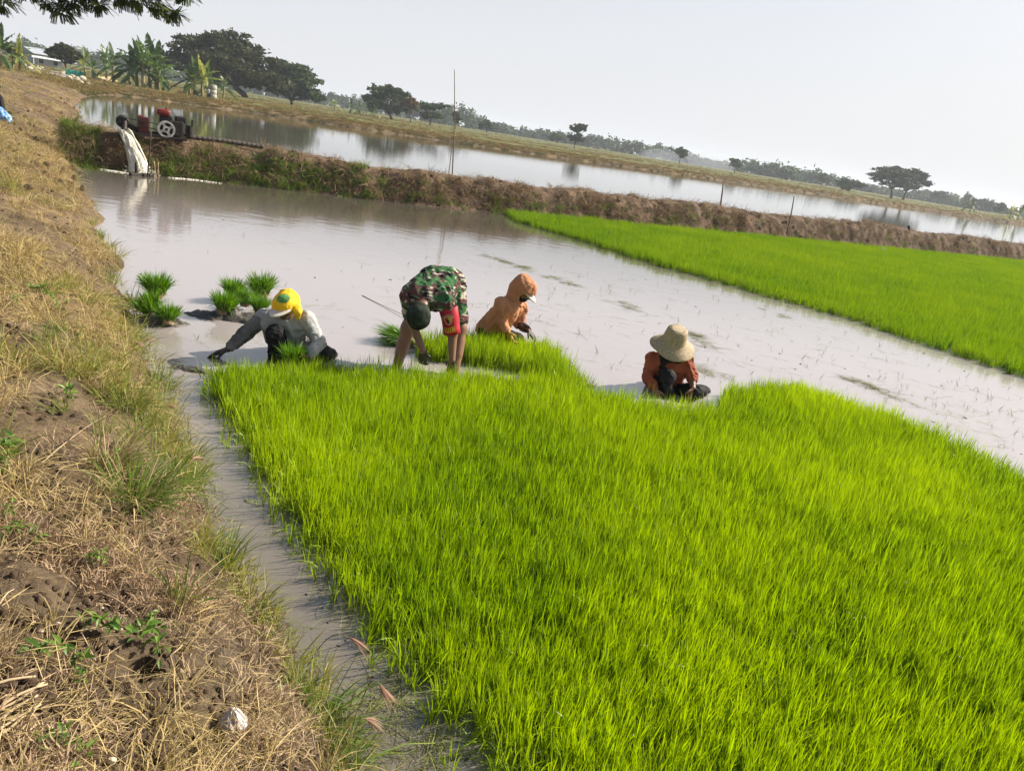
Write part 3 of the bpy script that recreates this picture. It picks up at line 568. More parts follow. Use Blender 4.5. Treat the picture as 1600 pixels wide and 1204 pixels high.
def make_tree(name, label, base, Wd, Ht, seed, kind=0, style='umbrella', trunk_h=.3, n=5200, leaf=.34, group=None, cat='tree', lean=(0, 0), drop=.40):
    g = np.random.default_rng(seed); t = thing(name, label, cat, base, 0, group); R = Wd / 2; tk = MB(); lobes = []
    fork = np.array([lean[0] * .5, lean[1] * .5, Ht * trunk_h]); tr = max(.10, Wd * .022)
    tk.tube([(0, 0, -.4), fork * [.2, .2, .4] + [0, 0, 0], fork * [.7, .7, .75], fork], [tr * 1.45, tr * 1.05, tr * .9, tr * .8], 8)
    nl = {'umbrella': 17, 'round': 13, 'tiers': 9, 'small': 8}[style]
    for i in range(nl):
        a = 2.399963 * i + g.uniform(-.3, .3); q = math.sqrt((i + .5) / nl)
        if style == 'umbrella':
            rr = R * .80 * q; zc = Ht * (.90 - drop * q ** 2.2) + g.normal(0, .03) * Ht; lr = R * g.uniform(.28, .40); lz = Ht * g.uniform(.085, .13)
        elif style == 'round':
            rr = R * .66 * q; zc = Ht * (.80 - .38 * q ** 1.6 + g.normal(0, .10)); lr = R * g.uniform(.34, .48); lz = Ht * g.uniform(.12, .2)
        elif style == 'tiers':
            rr = R * .6 * q; zc = Ht * (.42 if i % 2 else .86) + g.normal(0, .05) * Ht; lr = R * g.uniform(.34, .5); lz = Ht * g.uniform(.09, .14)
        else:
            rr = R * .5 * q; zc = Ht * g.uniform(.45, .85); lr = R * g.uniform(.4, .6); lz = Ht * g.uniform(.12, .2)
        c = np.array([rr * math.cos(a) + lean[0], rr * math.sin(a) + lean[1], zc]); lobes.append((c, lr, lz))
        mid = fork * .45 + c * .55 + np.array([0, 0, -.10 * Ht * (1 - q) - .02 * Ht]); e = c - [0, 0, lz * .5]
        tk.tube([fork - [0, 0, .1], fork * .7 + mid * .3 + [0, 0, .02 * Ht], mid, e], [tr * .55, tr * .42, tr * .3, tr * .10], 6, cap=False)
        for _ in range(3):
            e2 = c + unit(g.normal(0, 1, 3)) * [lr * .8, lr * .8, lz * .3]; tk.tube([mid, mid * .5 + e2 * .5 + [0, 0, lz * .2], e2], [tr * .2, tr * .13, tr * .05], 4, cap=False)
    tk.obj('trunk', M_bark, t, True)
    if style == 'umbrella':      # under-storey sprays below the dome
        for _ in range(6 if drop < .45 else 14):
            a = g.uniform(0, 6.28); lobes.append((np.array([R * g.uniform(.35, .8) * math.cos(a) + lean[0], R * .55 * math.sin(a) + lean[1], Ht * (g.uniform(.40, .6) if drop < .45 else g.uniform(.2, .5))]), R * g.uniform(.16, .26), Ht * .07))
    cb = MB(); wt = np.array([l[1] ** 2 for l in lobes]); wt = wt / wt.sum()
    for (c, lr, lz), w in zip(lobes, wt):
        k = max(20, int(n * w)); sub = max(5, k // 26); sc = unit(g.normal(0, 1, (sub, 3))) * (g.random((sub, 1)) ** .33) * [lr, lr, lz]   # sprays within the lobe
        ii = g.integers(0, sub, k); p = c + sc[ii] + g.normal(0, 1, (k, 3)) * [lr * .13, lr * .13, lz * .16]
        leaf_cards(cb, p, leaf, g, np.clip(.5 * g.random(k) + .5 * g.random(sub)[ii], 0, 1))
    cb.obj('crown', M_crown[kind], t)
    return t
def tree_at(xl, xr, yt, bx, by, D, label, seed, kind=0, style='umbrella', **kw):
    b = J(bx, by, D); k = px(b)[2]; z = gz(b[0], b[1]); top = J(bx + (by - yt) * .12, yt, D); Wd = (xr - xl) / FPX * k
    off = ((xl + xr) / 2 - bx - (by - yt) * .06) / FPX * k
    return make_tree(kw.pop('name', 'tree'), label, (b[0], b[1], z), Wd, top[2] - z, seed, kind, style, lean=(off, 0), **kw)
GT = 'trees beyond the pond'
tree_at(252, 450, 57, 384, 152, 150, 'largest dark umbrella-shaped tree spreading behind the right banana clumps', 1, 0, n=20000, leaf=.42, trunk_h=.16, drop=.62, name='rain_tree', group=GT)
tree_at(404, 511, 98, 456, 161, 166, 'dense dark tree touching the right side of the largest umbrella tree', 2, 1, 'umbrella', n=11000, leaf=.42, trunk_h=.10, drop=.68, name='rain_tree', group=GT)
tree_at(563, 649, 132, 612, 183, 190, 'broad dark flat-topped tree standing alone left of the tall bamboo pole', 3, 1, n=9000, leaf=.40, trunk_h=.14, drop=.55, name='rain_tree', group=GT)
tree_at(626, 654, 152, 642, 187, 186, 'brown-leaved small tree against the right side of a broad dark tree', 4, 2, 'small', n=1800, leaf=.36, group=GT)
tree_at(648, 700, 161, 672, 194, 205, 'dark green tree with a thin flat upper tier, just left of the bamboo pole', 5, 1, 'tiers', n=3600, leaf=.40, group=GT)
tree_at(703, 723, 174, 712, 198, 215, 'slim tree showing right behind the tall bamboo pole', 6, 1, 'small', n=1300, leaf=.36, group=GT)
tree_at(744, 776, 187, 760, 210, 290, 'hazy round tree a little right of the bamboo pole', 7, 1, 'round', n=1800, leaf=.55, group=GT)
tree_at(883, 918, 192, 897, 231, 235, 'lone dark tree with a gap between its two leaf tiers', 8, 1, 'tiers', n=3400, leaf=.38, trunk_h=.16, group=GT)
tree_at(1049, 1077, 230, 1061, 256, 265, 'small lone tree beside the drifting smoke', 9, 1, 'small', n=2200, leaf=.42, group=GT)
tree_at(1134, 1161, 246, 1148, 268, 280, 'spiky conical tree right of the drifting smoke', 10, 1, 'small', n=1700, leaf=.45, group=GT)
tree_at(1350, 1428, 260, 1393, 307, 262, 'left one of the twin umbrella trees with bare forked trunks', 11, 0, n=7500, leaf=.40, trunk_h=.30, name='rain_tree', group=GT)
tree_at(1382, 1450, 262, 1412, 308, 266, 'right one of the twin umbrella trees with bare forked trunks', 12, 0, n=7000, leaf=.40, trunk_h=.28, name='rain_tree', group=GT)
tree_at(1446, 1483, 297, 1464, 322, 420, 'pale hazy round tree to the right of the twin umbrella trees', 13, 1, 'round', n=1800, leaf=.7, group=GT)
tree_at(1208, 1242, 260, 1226, 286, 360, 'hazy dark tree with a pointed top in the far wood', 14, 1, 'round', n=1800, leaf=.6, group=GT)
tree_at(1266, 1300, 271, 1283, 293, 360, 'hazy low tree in the far wood left of the green thicket', 15, 1, 'round', n=1600, leaf=.6, group=GT)
tree_at(1299, 1353, 279, 1326, 300, 275, 'bright green thicket left of the twin umbrella trees', 16, 1, 'round', n=2400, leaf=.5, trunk_h=.12, name='thicket', group=GT)
tree_at(1548, 1572, 318, 1560, 340, 330, 'small hazy tree between two banana plants at far right', 17, 1, 'round', n=1400, leaf=.55, group=GT)
tree_at(852, 885, 208, 870, 228, 330, 'hazy domed tree in the wood left of the lone two-tier tree', 18, 1, 'round', n=1500, leaf=.55, group=GT)
tree_at(77, 127, 71, 104, 106, 120, 'dark rounded tree beside the grey houses', 19, 0, 'umbrella', n=5200, leaf=.32, trunk_h=.25, group=GT)
# hazy wood along the horizon
def far_wood():
    gg = np.random.default_rng(33); mb = MB(); n = 0
    for x in np.arange(-500, 2000, 7.0):
        D = 395 + 120 * vnoise(x * .013, 0, 4) + gg.uniform(-25, 25); b = hray(x, D); k = math.hypot(*b)
        hh = (3.4 + 6.0 * vnoise(x * .021, 3, 5) + 4.5 * vnoise(x * .09, 7, 6) * gg.random()) * (1.2 if x < 800 else .85); w = 3.2 * gg.uniform(.7, 1.4)
        m_ = 190; sub = unit(gg.normal(0, 1, (9, 3))) * [w * .8, w * .8, hh * .33] + [b[0], b[1], hh * .42 + .5]
        leaf_cards(mb, sub[gg.integers(0, 9, m_)] + gg.normal(0, 1, (m_, 3)) * [w * .28, w * .28, hh * .13], 1.15, gg, gg.random(m_))
    o = mb.obj('distant_woods', M_crown[1]); tag(o, 'hazy dark wood along the whole horizon', 'woods', kind='stuff')
far_wood()

# ------------------------------------------------------------------ banana plants
M_ban = [leafmat('banana_leaf', (0.030, 0.070, 0.018), (0.10, 0.155, 0.04), trans=.35, rough=.4, spec=.4), leafmat('pale_banana_leaf', (0.16, 0.21, 0.04), (0.28, 0.30, 0.08), trans=.4, rough=.45, spec=.3)]
M_stem = mat('banana_stem', (0.30, 0.25, 0.12), (0.13, 0.10, 0.05), scale=3, rough=.8)
def banana_leaf(seed, m, arch, L=2.5, w=.30):
    g = np.random.default_rng(seed); k = 13; t = np.linspace(0, 1, k); x = L * (t * math.cos(.0)) * .8 * np.sin(arch * .4 + .35) ; 
    x = L * (np.sin(arch) * t + .35 * arch * t ** 2) * .8; z = L * (np.cos(arch) * t - .62 * arch * t ** 2.3)
    ww = w * np.where(t < .16, .10, np.sin(np.clip((t - .12) / .88, 0, 1) ** .75 * math.pi) ** .55 + .02); mb = MB(); V = []; F = []
    for s in (-1, 1):
        for i in range(3, k - 1):
            if g.random() < .08: continue
            n0 = len(V); dz = g.normal(0, .04); e = g.uniform(.86, 1.05)
            V += [(x[i], 0, z[i]), (x[i + 1], 0, z[i + 1]), (x[i + 1] - .05, s * ww[i + 1] * e, z[i + 1] - ww[i + 1] * .35 + dz), (x[i] - .05, s * ww[i] * e, z[i] - ww[i] * .35 + dz)]
            F.append([n0, n0 + 1, n0 + 2, n0 + 3])
    mb.add(np.array(V), np.array(F), g.random()); mb.tube(np.stack([x, 0 * x, z], 1), np.linspace(.035, .008, k), 5, rnd=.9)
    return mb.mesh('leaf', M_ban[m])
BL = [[banana_leaf(700 + i + 20 * m, m, a) for i, a in enumerate((.14, .34, .6, .85, 1.1, 1.45, .46, .72))] for m in (0, 1)]
def stem_mesh(h, seed):
    mb = MB(); g = np.random.default_rng(seed); mb.tube([(0, 0, -.3), (0, 0, .2), (.04, 0, h * .5), (.02, .03, h)], [.17, .15, .12, .08], 8); return mb.mesh('stem', M_stem)
STM = [stem_mesh(2.0, 1), stem_mesh(1.3, 2)]
def banana(label, bx, by, yt, D, seed, m=0, nl=9, group='banana plants', short=0):
    b = J(bx, by, D); z = gz(b[0], b[1]); top = J(bx, yt, D); sc = (top[2] - z) / (3.9 if not short else 3.2); g = np.random.default_rng(seed)
    t = thing('banana_plant', label, 'banana plant', (b[0], b[1], z), g.uniform(0, 6), group); t.scale = (sc * 1.05, sc * 1.05, sc)
    hs = (2.0, 1.3)[short]; o = bpy.data.objects.new('stem', STM[short]); COL.objects.link(o); o.parent = t
    for i in range(nl + 5):
        o = bpy.data.objects.new('leaf', BL[m][(0, 1, 6, 2, 7, 3, 4, 2, 5, 3, 4, 7, 5)[i % 13]]); COL.objects.link(o); o.parent = t
        o.location = (0, 0, hs - .06 * i); o.rotation_euler = (g.normal(0, .1), g.normal(0, .1), 2.4 * i + g.uniform(-.4, .4)); s = g.uniform(.8, 1.1); o.scale = (s, s, s)
BP_ = [('banana plant at the left picture edge with a dark drooping leaf', 2, 111, 43, 68, 0, 9), ('banana plant with a dark trunk beside the left picture edge', 20, 108, 62, 70, 0, 7), ('pale banana plant with a yellow stem left of the grey house', 31, 107, 58, 70, 1, 9),
       ('bright yellow-green banana plant beside the dark rounded tree', 133, 122, 76, 91, 1, 8), ('lower banana plant between two others next to the pile of logs', 145, 124, 88, 90, 0, 7), ('thin banana plant with split leaves left of the largest clump', 166, 127, 72, 94, 0, 7), ('banana plant with a leaning pale stem left of the largest clump', 177, 128, 70, 89, 0, 8),
       ('outer left banana plant of the largest clump', 203, 135, 76, 87, 0, 8), ('second banana plant from the left in the largest clump', 214, 136, 62, 87, 0, 9), ('tallest banana plant in the middle of the largest clump', 224, 137, 55, 85, 0, 10), ('banana plant right of the tallest in the largest clump', 234, 137, 57, 88, 0, 9), ('outer right banana plant of the largest clump', 244, 136, 66, 87, 0, 9), ('low drooping banana plant at the foot of the largest clump', 249, 138, 92, 84, 0, 7),
       ('left banana plant of the clump beside the water tank', 296, 147, 96, 90, 0, 9), ('tall banana plant of the clump beside the water tank', 304, 149, 86, 90, 0, 9), ('pale yellow-green banana plant of the clump beside the water tank', 316, 150, 92, 89, 1, 9), ('banana plant drooping over the water tank', 327, 149, 103, 94, 0, 9), ('small banana plant to the right of the water tank', 349, 150, 116, 94, 0, 7),
       ('lone pale banana plant in front of the hazy wood right of the dense dark tree', 522, 178, 153, 150, 1, 8), ('leftmost of the banana plants below the broad flat-topped tree', 548, 181, 156, 160, 0, 8), ('second of the banana plants below the broad flat-topped tree', 560, 182, 158, 165, 0, 8), ('third of the banana plants below the broad flat-topped tree', 572, 183, 161, 160, 0, 8), ('rightmost of the banana plants below the broad flat-topped tree', 585, 185, 164, 165, 0, 8),
       ('banana plant standing out against the haze right of the twin umbrella trees', 1515, 331, 307, 190, 0, 9), ('left banana plant of the pair at the far right edge', 1577, 341, 318, 190, 1, 8), ('right banana plant of the pair at the far right edge', 1590, 343, 319, 192, 0, 8)]
for i, (lab, bx, by, yt, D, m, nl) in enumerate(BP_): banana(lab, bx, by, yt, D, 800 + i, m, nl)
# haze
def haze(x0, x1, y0, y1, z0, z1, dens):
    mb = MB(); mb.box(((x0 + x1) / 2, (y0 + y1) / 2, (z0 + z1) / 2), (x1 - x0, y1 - y0, z1 - z0))
    m = bpy.data.materials.new('haze_air'); m.use_nodes = True; t = m.node_tree; t.nodes.clear()
    v = t.nodes.new('ShaderNodeVolumePrincipled'); v.inputs['Color'].default_value = (.84, .92, 1, 1); v.inputs['Density'].default_value = dens; v.inputs['Anisotropy'].default_value = .2
    o = t.nodes.new('ShaderNodeOutputMaterial'); t.links.new(v.outputs[0], o.inputs['Volume'])
    tag(mb.obj('haze', m), 'thin pale haze hanging over the whole plain', 'haze', kind='stuff')
haze(-1450, 1450, -900, 1650, -1.5, 22, .00038)
# ================================================================== PEOPLE
def sdf_mesh(prims, h=.008, subs=(), folds=0.0, seed=0):
    """one continuous surface round a set of tapered limbs that melt together (surface nets)"""
    A = np.array([p[0] for p in prims]); B = np.array([p[1] for p in prims]); ra = np.array([p[2] for p in prims]); rb = np.array([p[3] for p in prims])
    mg = .05; mn = np.minimum((A - ra[:, None]).min(0), (B - rb[:, None]).min(0)) - mg; mxx = np.maximum((A + ra[:, None]).max(0), (B + rb[:, None]).max(0)) + mg
    n = np.ceil((mxx - mn) / h).astype(int) + 1; ax = [mn[k] + h * np.arange(n[k]) for k in range(3)]; D = np.full(n, 10.0)
    def dist(a, b, r1, r2, X, Y, Z):
        e = b - a; L2 = max(e @ e, 1e-9); t = np.clip(((X - a[0]) * e[0] + (Y - a[1]) * e[1] + (Z - a[2]) * e[2]) / L2, 0, 1)
        return np.sqrt((X - a[0] - t * e[0]) ** 2 + (Y - a[1] - t * e[1]) ** 2 + (Z - a[2] - t * e[2]) ** 2) - (r1 + (r2 - r1) * t)
    def box_of(a, b, r, pad):
        lo = np.minimum(a, b) - r - pad; hi = np.maximum(a, b) + r + pad
        i0 = np.clip(((lo - mn) / h).astype(int), 0, n - 1); i1 = np.clip(((hi - mn) / h).astype(int) + 2, 1, n)
        sl = tuple(slice(i0[k], i1[k]) for k in range(3)); X, Y, Z = np.meshgrid(*[ax[k][sl[k]] for k in range(3)], indexing='ij'); return sl, X, Y, Z
    for p in prims:
        a, b, r1, r2, k = p[:5]; sl, X, Y, Z = box_of(a, b, max(r1, r2), .05 + k); d = dist(a, b, r1, r2, X, Y, Z); q = D[sl]
        w = np.clip(.5 + .5 * (q - d) / k, 0, 1); D[sl] = q * (1 - w) + d * w - k * w * (1 - w)
    for p in subs:
        a, b, r1, r2 = p[:4]; sl, X, Y, Z = box_of(a, b, max(r1, r2), .04); d = dist(a, b, r1, r2, X, Y, Z); D[sl] = np.maximum(D[sl], -d)
    ins = D < 0; c = np.zeros(n - 1); P = np.zeros((*(n - 1), 3)); off = [(i, j, k) for i in (0, 1) for j in (0, 1) for k in (0, 1)]
    v = lambda o: D[o[0]:n[0] - 1 + o[0], o[1]:n[1] - 1 + o[1], o[2]:n[2] - 1 + o[2]]
    act = np.zeros(n - 1, bool); s0 = v((0, 0, 0)) < 0
    for o in off[1:]: act |= (v(o) < 0) != s0
    I = np.argwhere(act); acc = np.zeros((len(I), 3)); cnt = np.zeros(len(I)); val = {o: D[I[:, 0] + o[0], I[:, 1] + o[1], I[:, 2] + o[2]] for o in off}
    for o in off:
        for q in range(3):
            if o[q] == 0:
                o2 = list(o); o2[q] = 1; a = val[o]; b = val[tuple(o2)]; m = (a < 0) != (b < 0); t = np.where(m, a / (a - b + 1e-12), 0)
                pt = np.array(o, float)[None] + np.eye(3)[q][None] * t[:, None]; acc += pt * m[:, None]; cnt += m
    V = mn + h * (I + acc / np.maximum(cnt, 1)[:, None]); idx = -np.ones(n - 1, int); idx[tuple(I.T)] = np.arange(len(I)); F = []
    for q in range(3):
        a1, a2 = [(1, 2), (2, 0), (0, 1)][q]; s = [slice(None)] * 3; e = [slice(None)] * 3; s[q] = slice(0, -1); e[q] = slice(1, None)
        E = ins[tuple(s)] != ins[tuple(e)]; G = np.argwhere(E); G = G[(G[:, a1] > 0) & (G[:, a2] > 0)]; G = G[(G < np.array(n) - 1).all(1)]
        fl = ins[tuple(G.T)]; u1 = np.eye(3, dtype=int)[a1]; u2 = np.eye(3, dtype=int)[a2]
        f = np.stack([idx[tuple((G - u1 - u2).T)], idx[tuple((G - u2).T)], idx[tuple(G.T)], idx[tuple((G - u1).T)]], 1)
        f = np.where(fl[:, None], f, f[:, ::-1]); F.append(f[(f >= 0).all(1)])
    F = np.concatenate(F)
    if folds:
        nr = np.zeros_like(V); fn = np.cross(V[F[:, 2]] - V[F[:, 0]], V[F[:, 3]] - V[F[:, 1]])
        for k in range(4): np.add.at(nr, F[:, k], fn)
        nr = unit(nr); q = 1 - abs(2 * fbm(V[:, 0] * 9 + V[:, 2] * 5, V[:, 2] * 9 - V[:, 1] * 13, seed, 2) - 1); q2 = 1 - abs(2 * fbm(V[:, 0] * 21 - V[:, 2] * 15, V[:, 2] * 13 + V[:, 1] * 25, seed + 3, 2) - 1); V = V + nr * (folds * ((q - .75) * 2.6 + (q2 - .75) * 1.3))[:, None]
    ci = V[F].mean(1); best = np.full(len(ci), 9.0); mi = np.zeros(len(ci), int)
    ci = ci + .05 * np.stack([fbm(ci[:, 0] * 16 + ci[:, 2] * 9, ci[:, 1] * 16 + q * 7, seed + q, 3) - .5 for q in range(3)], 1) * (folds > 0)
    for p in prims:
        d = dist(p[0], p[1], p[2], p[3], ci[:, 0], ci[:, 1], ci[:, 2]); k = d < best; best = np.where(k, d, best); mi = np.where(k, p[5], mi)
    return V, F, mi
def C_(a, b, r1, r2=None, k=.03, m=0): return (np.asarray(a, float), np.asarray(b, float), r1, r1 if r2 is None else r2, k, m)
def fig_part(name, prims, mats, parent, h=.008, subs=(), folds=0.0, seed=0, label=None):
    V, F, mi = sdf_mesh(prims, h, subs, folds, seed); mb = MB(); o0 = np.array(parent.location); V = V - o0
    mb.add(V, [F[mi == k] for k in np.unique(mi)]); mb.mi = [np.full((mi == k).sum(), k) for k in np.unique(mi)]
    o = mb.obj(name, mats, parent, True)
    if label: o['label'] = label
    return o
def hand(wrist, d, nrm, side, curl=.6, m=0, s=1.0):
    """palm, four unequal fingers bent at the knuckles towards the palm side (nrm), thumb off the side"""
    d = unit(d); nrm = unit(np.asarray(nrm, float) - d * (np.dot(nrm, d))); sd_ = unit(np.cross(d, nrm)) * side; w = np.asarray(wrist, float); P = []
    for q in (-.026, 0, .026): P.append(C_(w + sd_ * q * .6 * s, w + d * .085 * s + sd_ * q * 1.15 * s, .016 * s, .014 * s, .012, m))
    for q, L in ((-.033, .066), (-.011, .078), (.011, .083), (.033, .074)):
        a = w + d * .088 * s + sd_ * q * s; p = a; an = curl * .5
        for f_ in (.45, .32, .26):
            e = p + (d * math.cos(an) + nrm * math.sin(an)) * L * f_ * s; P.append(C_(p, e, .0092 * s, .0085 * s, .006, m)); p = e; an += curl
    a = w + d * .022 * s + sd_ * .03 * s; b = a + (d * .55 + sd_ * .75 + nrm * .25) * .038 * s; e = b + (d * .8 + sd_ * .15 + nrm * .55) * .034 * s
    P += [C_(a, b, .0135 * s, .0115 * s, .008, m), C_(b, e, .011 * s, .0095 * s, .006, m)]
    return P
def head(c, f, u, m=0):
    f = unit(f); u = unit(np.asarray(u, float) - f * np.dot(u, f)); s = np.cross(f, u); c = np.asarray(c, float); X = lambda a, b, d: c + f * a + s * b + u * d
    P = [C_(X(-.028, 0, .03), X(.022, 0, .028), .083, .078, .04, m), C_(X(-.03, 0, 0), X(.03, 0, -.01), .074, .068, .04, m), C_(X(.03, 0, -.05), X(.05, 0, -.092), .056, .034, .04, m),
         C_(X(.086, -.03, .012), X(.086, .03, .012), .013, .013, .015, m), C_(X(.092, 0, .002), X(.112, 0, -.032), .010, .015, .012, m), C_(X(.103, -.012, -.036), X(.103, .012, -.036), .009, .009, .01, m),
         C_(X(.088, -.018, -.060), X(.088, .018, -.060), .010, .010, .008, m), C_(X(.083, -.014, -.074), X(.083, .014, -.074), .010, .010, .008, m),
         C_(X(.066, -.045, -.02), X(.05, -.05, -.04), .022, .02, .03, m), C_(X(.066, .045, -.02), X(.05, .05, -.04), .022, .02, .03, m)]
    for q in (-1, 1): P += [C_(X(-.012, q * .082, .012), X(-.006, q * .080, -.028), .015, .011, .008, m)]
    return P, X
M_skin = mat('brown_skin', (0.22, 0.115, 0.07), (0.16, 0.08, 0.048), scale=5, rough=.5, spec=.35)
M_dskin = mat('dark_tanned_skin', (0.16, 0.08, 0.05), (0.11, 0.055, 0.035), scale=5, rough=.5, spec=.35)
M_mudhand = mat('mud_coated_skin', (0.03, 0.025, 0.02), (0.06, 0.05, 0.04), scale=30, rough=.6, spec=.3)
M_black = mat('black_wet_cloth', (0.008, 0.008, 0.010), (0.018, 0.018, 0.018), scale=7, rough=.75, spec=.15, bump=.3, bscale=40)
M_white_e = mat('eye_white', (.6, .57, .52), rough=.2); M_pupil = mat('eye_dark', (.01, .008, .006), rough=.15)
def eyes(X, parent):
    for q in (-1, 1):
        mb = MB(); c = X(.076, q * .033, -.006) - np.array(parent.location); mb.add(*ball(c, .0125)); f = unit(X(1, 0, 0) - X(0, 0, 0)); mb.add(*ball(c + f * .0055, .0085), m=1); mb.obj('eye', [M_white_e, M_pupil], parent, True)
def ball(c, r, n=8):
    th = np.linspace(0, math.pi, n + 1)[1:-1]; ph = np.linspace(0, 2 * math.pi, 2 * n, endpoint=False); k = 2 * n
    V = [[0, 0, 1]] + [[math.sin(t) * math.cos(p), math.sin(t) * math.sin(p), math.cos(t)] for t in th for p in ph] + [[0, 0, -1]]; i = np.arange(k); j = (i + 1) % k
    q = np.concatenate([np.stack([1 + i + a * k, 1 + i + (a + 1) * k, 1 + j + (a + 1) * k, 1 + j + a * k], 1) for a in range(n - 2)]); L = len(V) - 1; b = 1 + (n - 2) * k
    return np.array(V) * r + np.asarray(c), [q, np.concatenate([np.stack([0 * i, 1 + i, 1 + j], 1), np.stack([0 * i + L, b + j, b + i], 1)])]
def frame3(f, u):
    f = unit(f); u = unit(np.asarray(u, float) - f * np.dot(u, f)); return f, np.cross(f, u), u
def visor(name, c, f, u, mats, parent, rx=.088, L=.085, drop=.2, th=.006, label=None):
    """curved cap peak with thickness"""
    f, s, u = frame3(f, u); V = []; n = 17; k = 6; c = np.asarray(c) - np.array(parent.location)
    for z in (th, -th):
        for i in range(k):
            for a in np.linspace(-1.35, 1.35, n):
                q = i / (k - 1); x = math.cos(a) * (rx * .92 + L * q * math.cos(a) ** .5 if math.cos(a) > 0 else 0); y = math.sin(a) * (rx + .004 * q)
                V.append(c + f * x + s * y + u * (z - drop * (x - rx * .5 if x > rx * .5 else 0) - 1.6 * y * y * q - .0))
    F = []; m = n * k
    for i in range(k - 1):
        for j in range(n - 1):
            a = i * n + j; F.append([a, a + 1, a + n + 1, a + n]); F.append([m + a + n, m + a + n + 1, m + a + 1, m + a])
    for j in range(n - 1): a = (k - 1) * n + j; F.append([a, a + 1, m + a + 1, m + a])
    mb = MB(); mb.add(np.array(V), np.array(F)); o = mb.obj(name, mats, parent, True)
    if label: o['label'] = label
    return o
def torso(pel, che, side_p, side_c, wp, wc, rp, rc, m=0, k=.06):
    sp_, sc_ = unit(side_p), unit(side_c); pel = np.asarray(pel); che = np.asarray(che); P = []
    for q in (-1, 0, 1): P.append(C_(pel + sp_ * wp * q, che + sc_ * wc * q, rp * (1 if q else 1.05), rc * (1 if q else 1.05), k, m))
    return P
def grown(P, d, m=0): return [(p[0], p[1], p[2] + d, p[3] + d, p[4], m) for p in P]

# ---- the stooping person in camouflage
def camo():
    m, t, P, O = nodemat('camouflage_cloth'); N, L = t.nodes, t.links; tcn = N.new('ShaderNodeTexCoord')
    def nz(sc, off, st=(1, 1, 1.9)):
        mp = N.new('ShaderNodeMapping'); mp.inputs['Location'].default_value = (off, off * .7, 0); mp.inputs['Scale'].default_value = st; mp.inputs['Rotation'].default_value = (.3, .5, .2); L.new(tcn.outputs['Object'], mp.inputs[0])
        n = N.new('ShaderNodeTexNoise'); n.inputs['Scale'].default_value = sc; n.inputs['Detail'].default_value = 2.5; n.inputs['Distortion'].default_value = .6; L.new(mp.outputs[0], n.inputs[0]); return n.outputs[0]
    def step(v, a):
        q = N.new('ShaderNodeMath'); q.operation = 'GREATER_THAN'; q.inputs[1].default_value = a; L.new(v, q.inputs[0]); return q.outputs[0]
    def mixc(f, a, b):
        q = N.new('ShaderNodeMix'); q.data_type = 'RGBA'
        for k, c in ((6, a), (7, b)):
            if isinstance(c, tuple): q.inputs[k].default_value = (*c, 1)
            else: L.new(c, q.inputs[k])
        L.new(f, q.inputs[0]); return q.outputs[2]
    c = mixc(step(nz(9, 1), .5), (0.038, 0.115, 0.042), (0.095, 0.040, 0.040)); c = mixc(step(nz(11, 5, (1, 1, 2.6)), .585), c, (0.40, 0.36, 0.29)); c = mixc(step(nz(10, 9, (1.2, 1, 2.4)), .60), c, (0.012, 0.014, 0.012))
    L.new(c, P.inputs['Base Color']); P.inputs['Roughness'].default_value = .85; P.inputs['Specular IOR Level'].default_value = .15; return m
M_camo = camo(); M_red_band = mat('red_armband_cloth', (0.42, 0.012, 0.03), (0.30, 0.008, 0.02), scale=12, rough=.6)
M_yel_print = mat('yellow_print', (0.75, 0.42, 0.05), rough=.6); M_cream = mat('cream_print', (0.72, 0.62, 0.42), rough=.6); M_blk_print = mat('black_print', (.015, .012, .01), rough=.6)
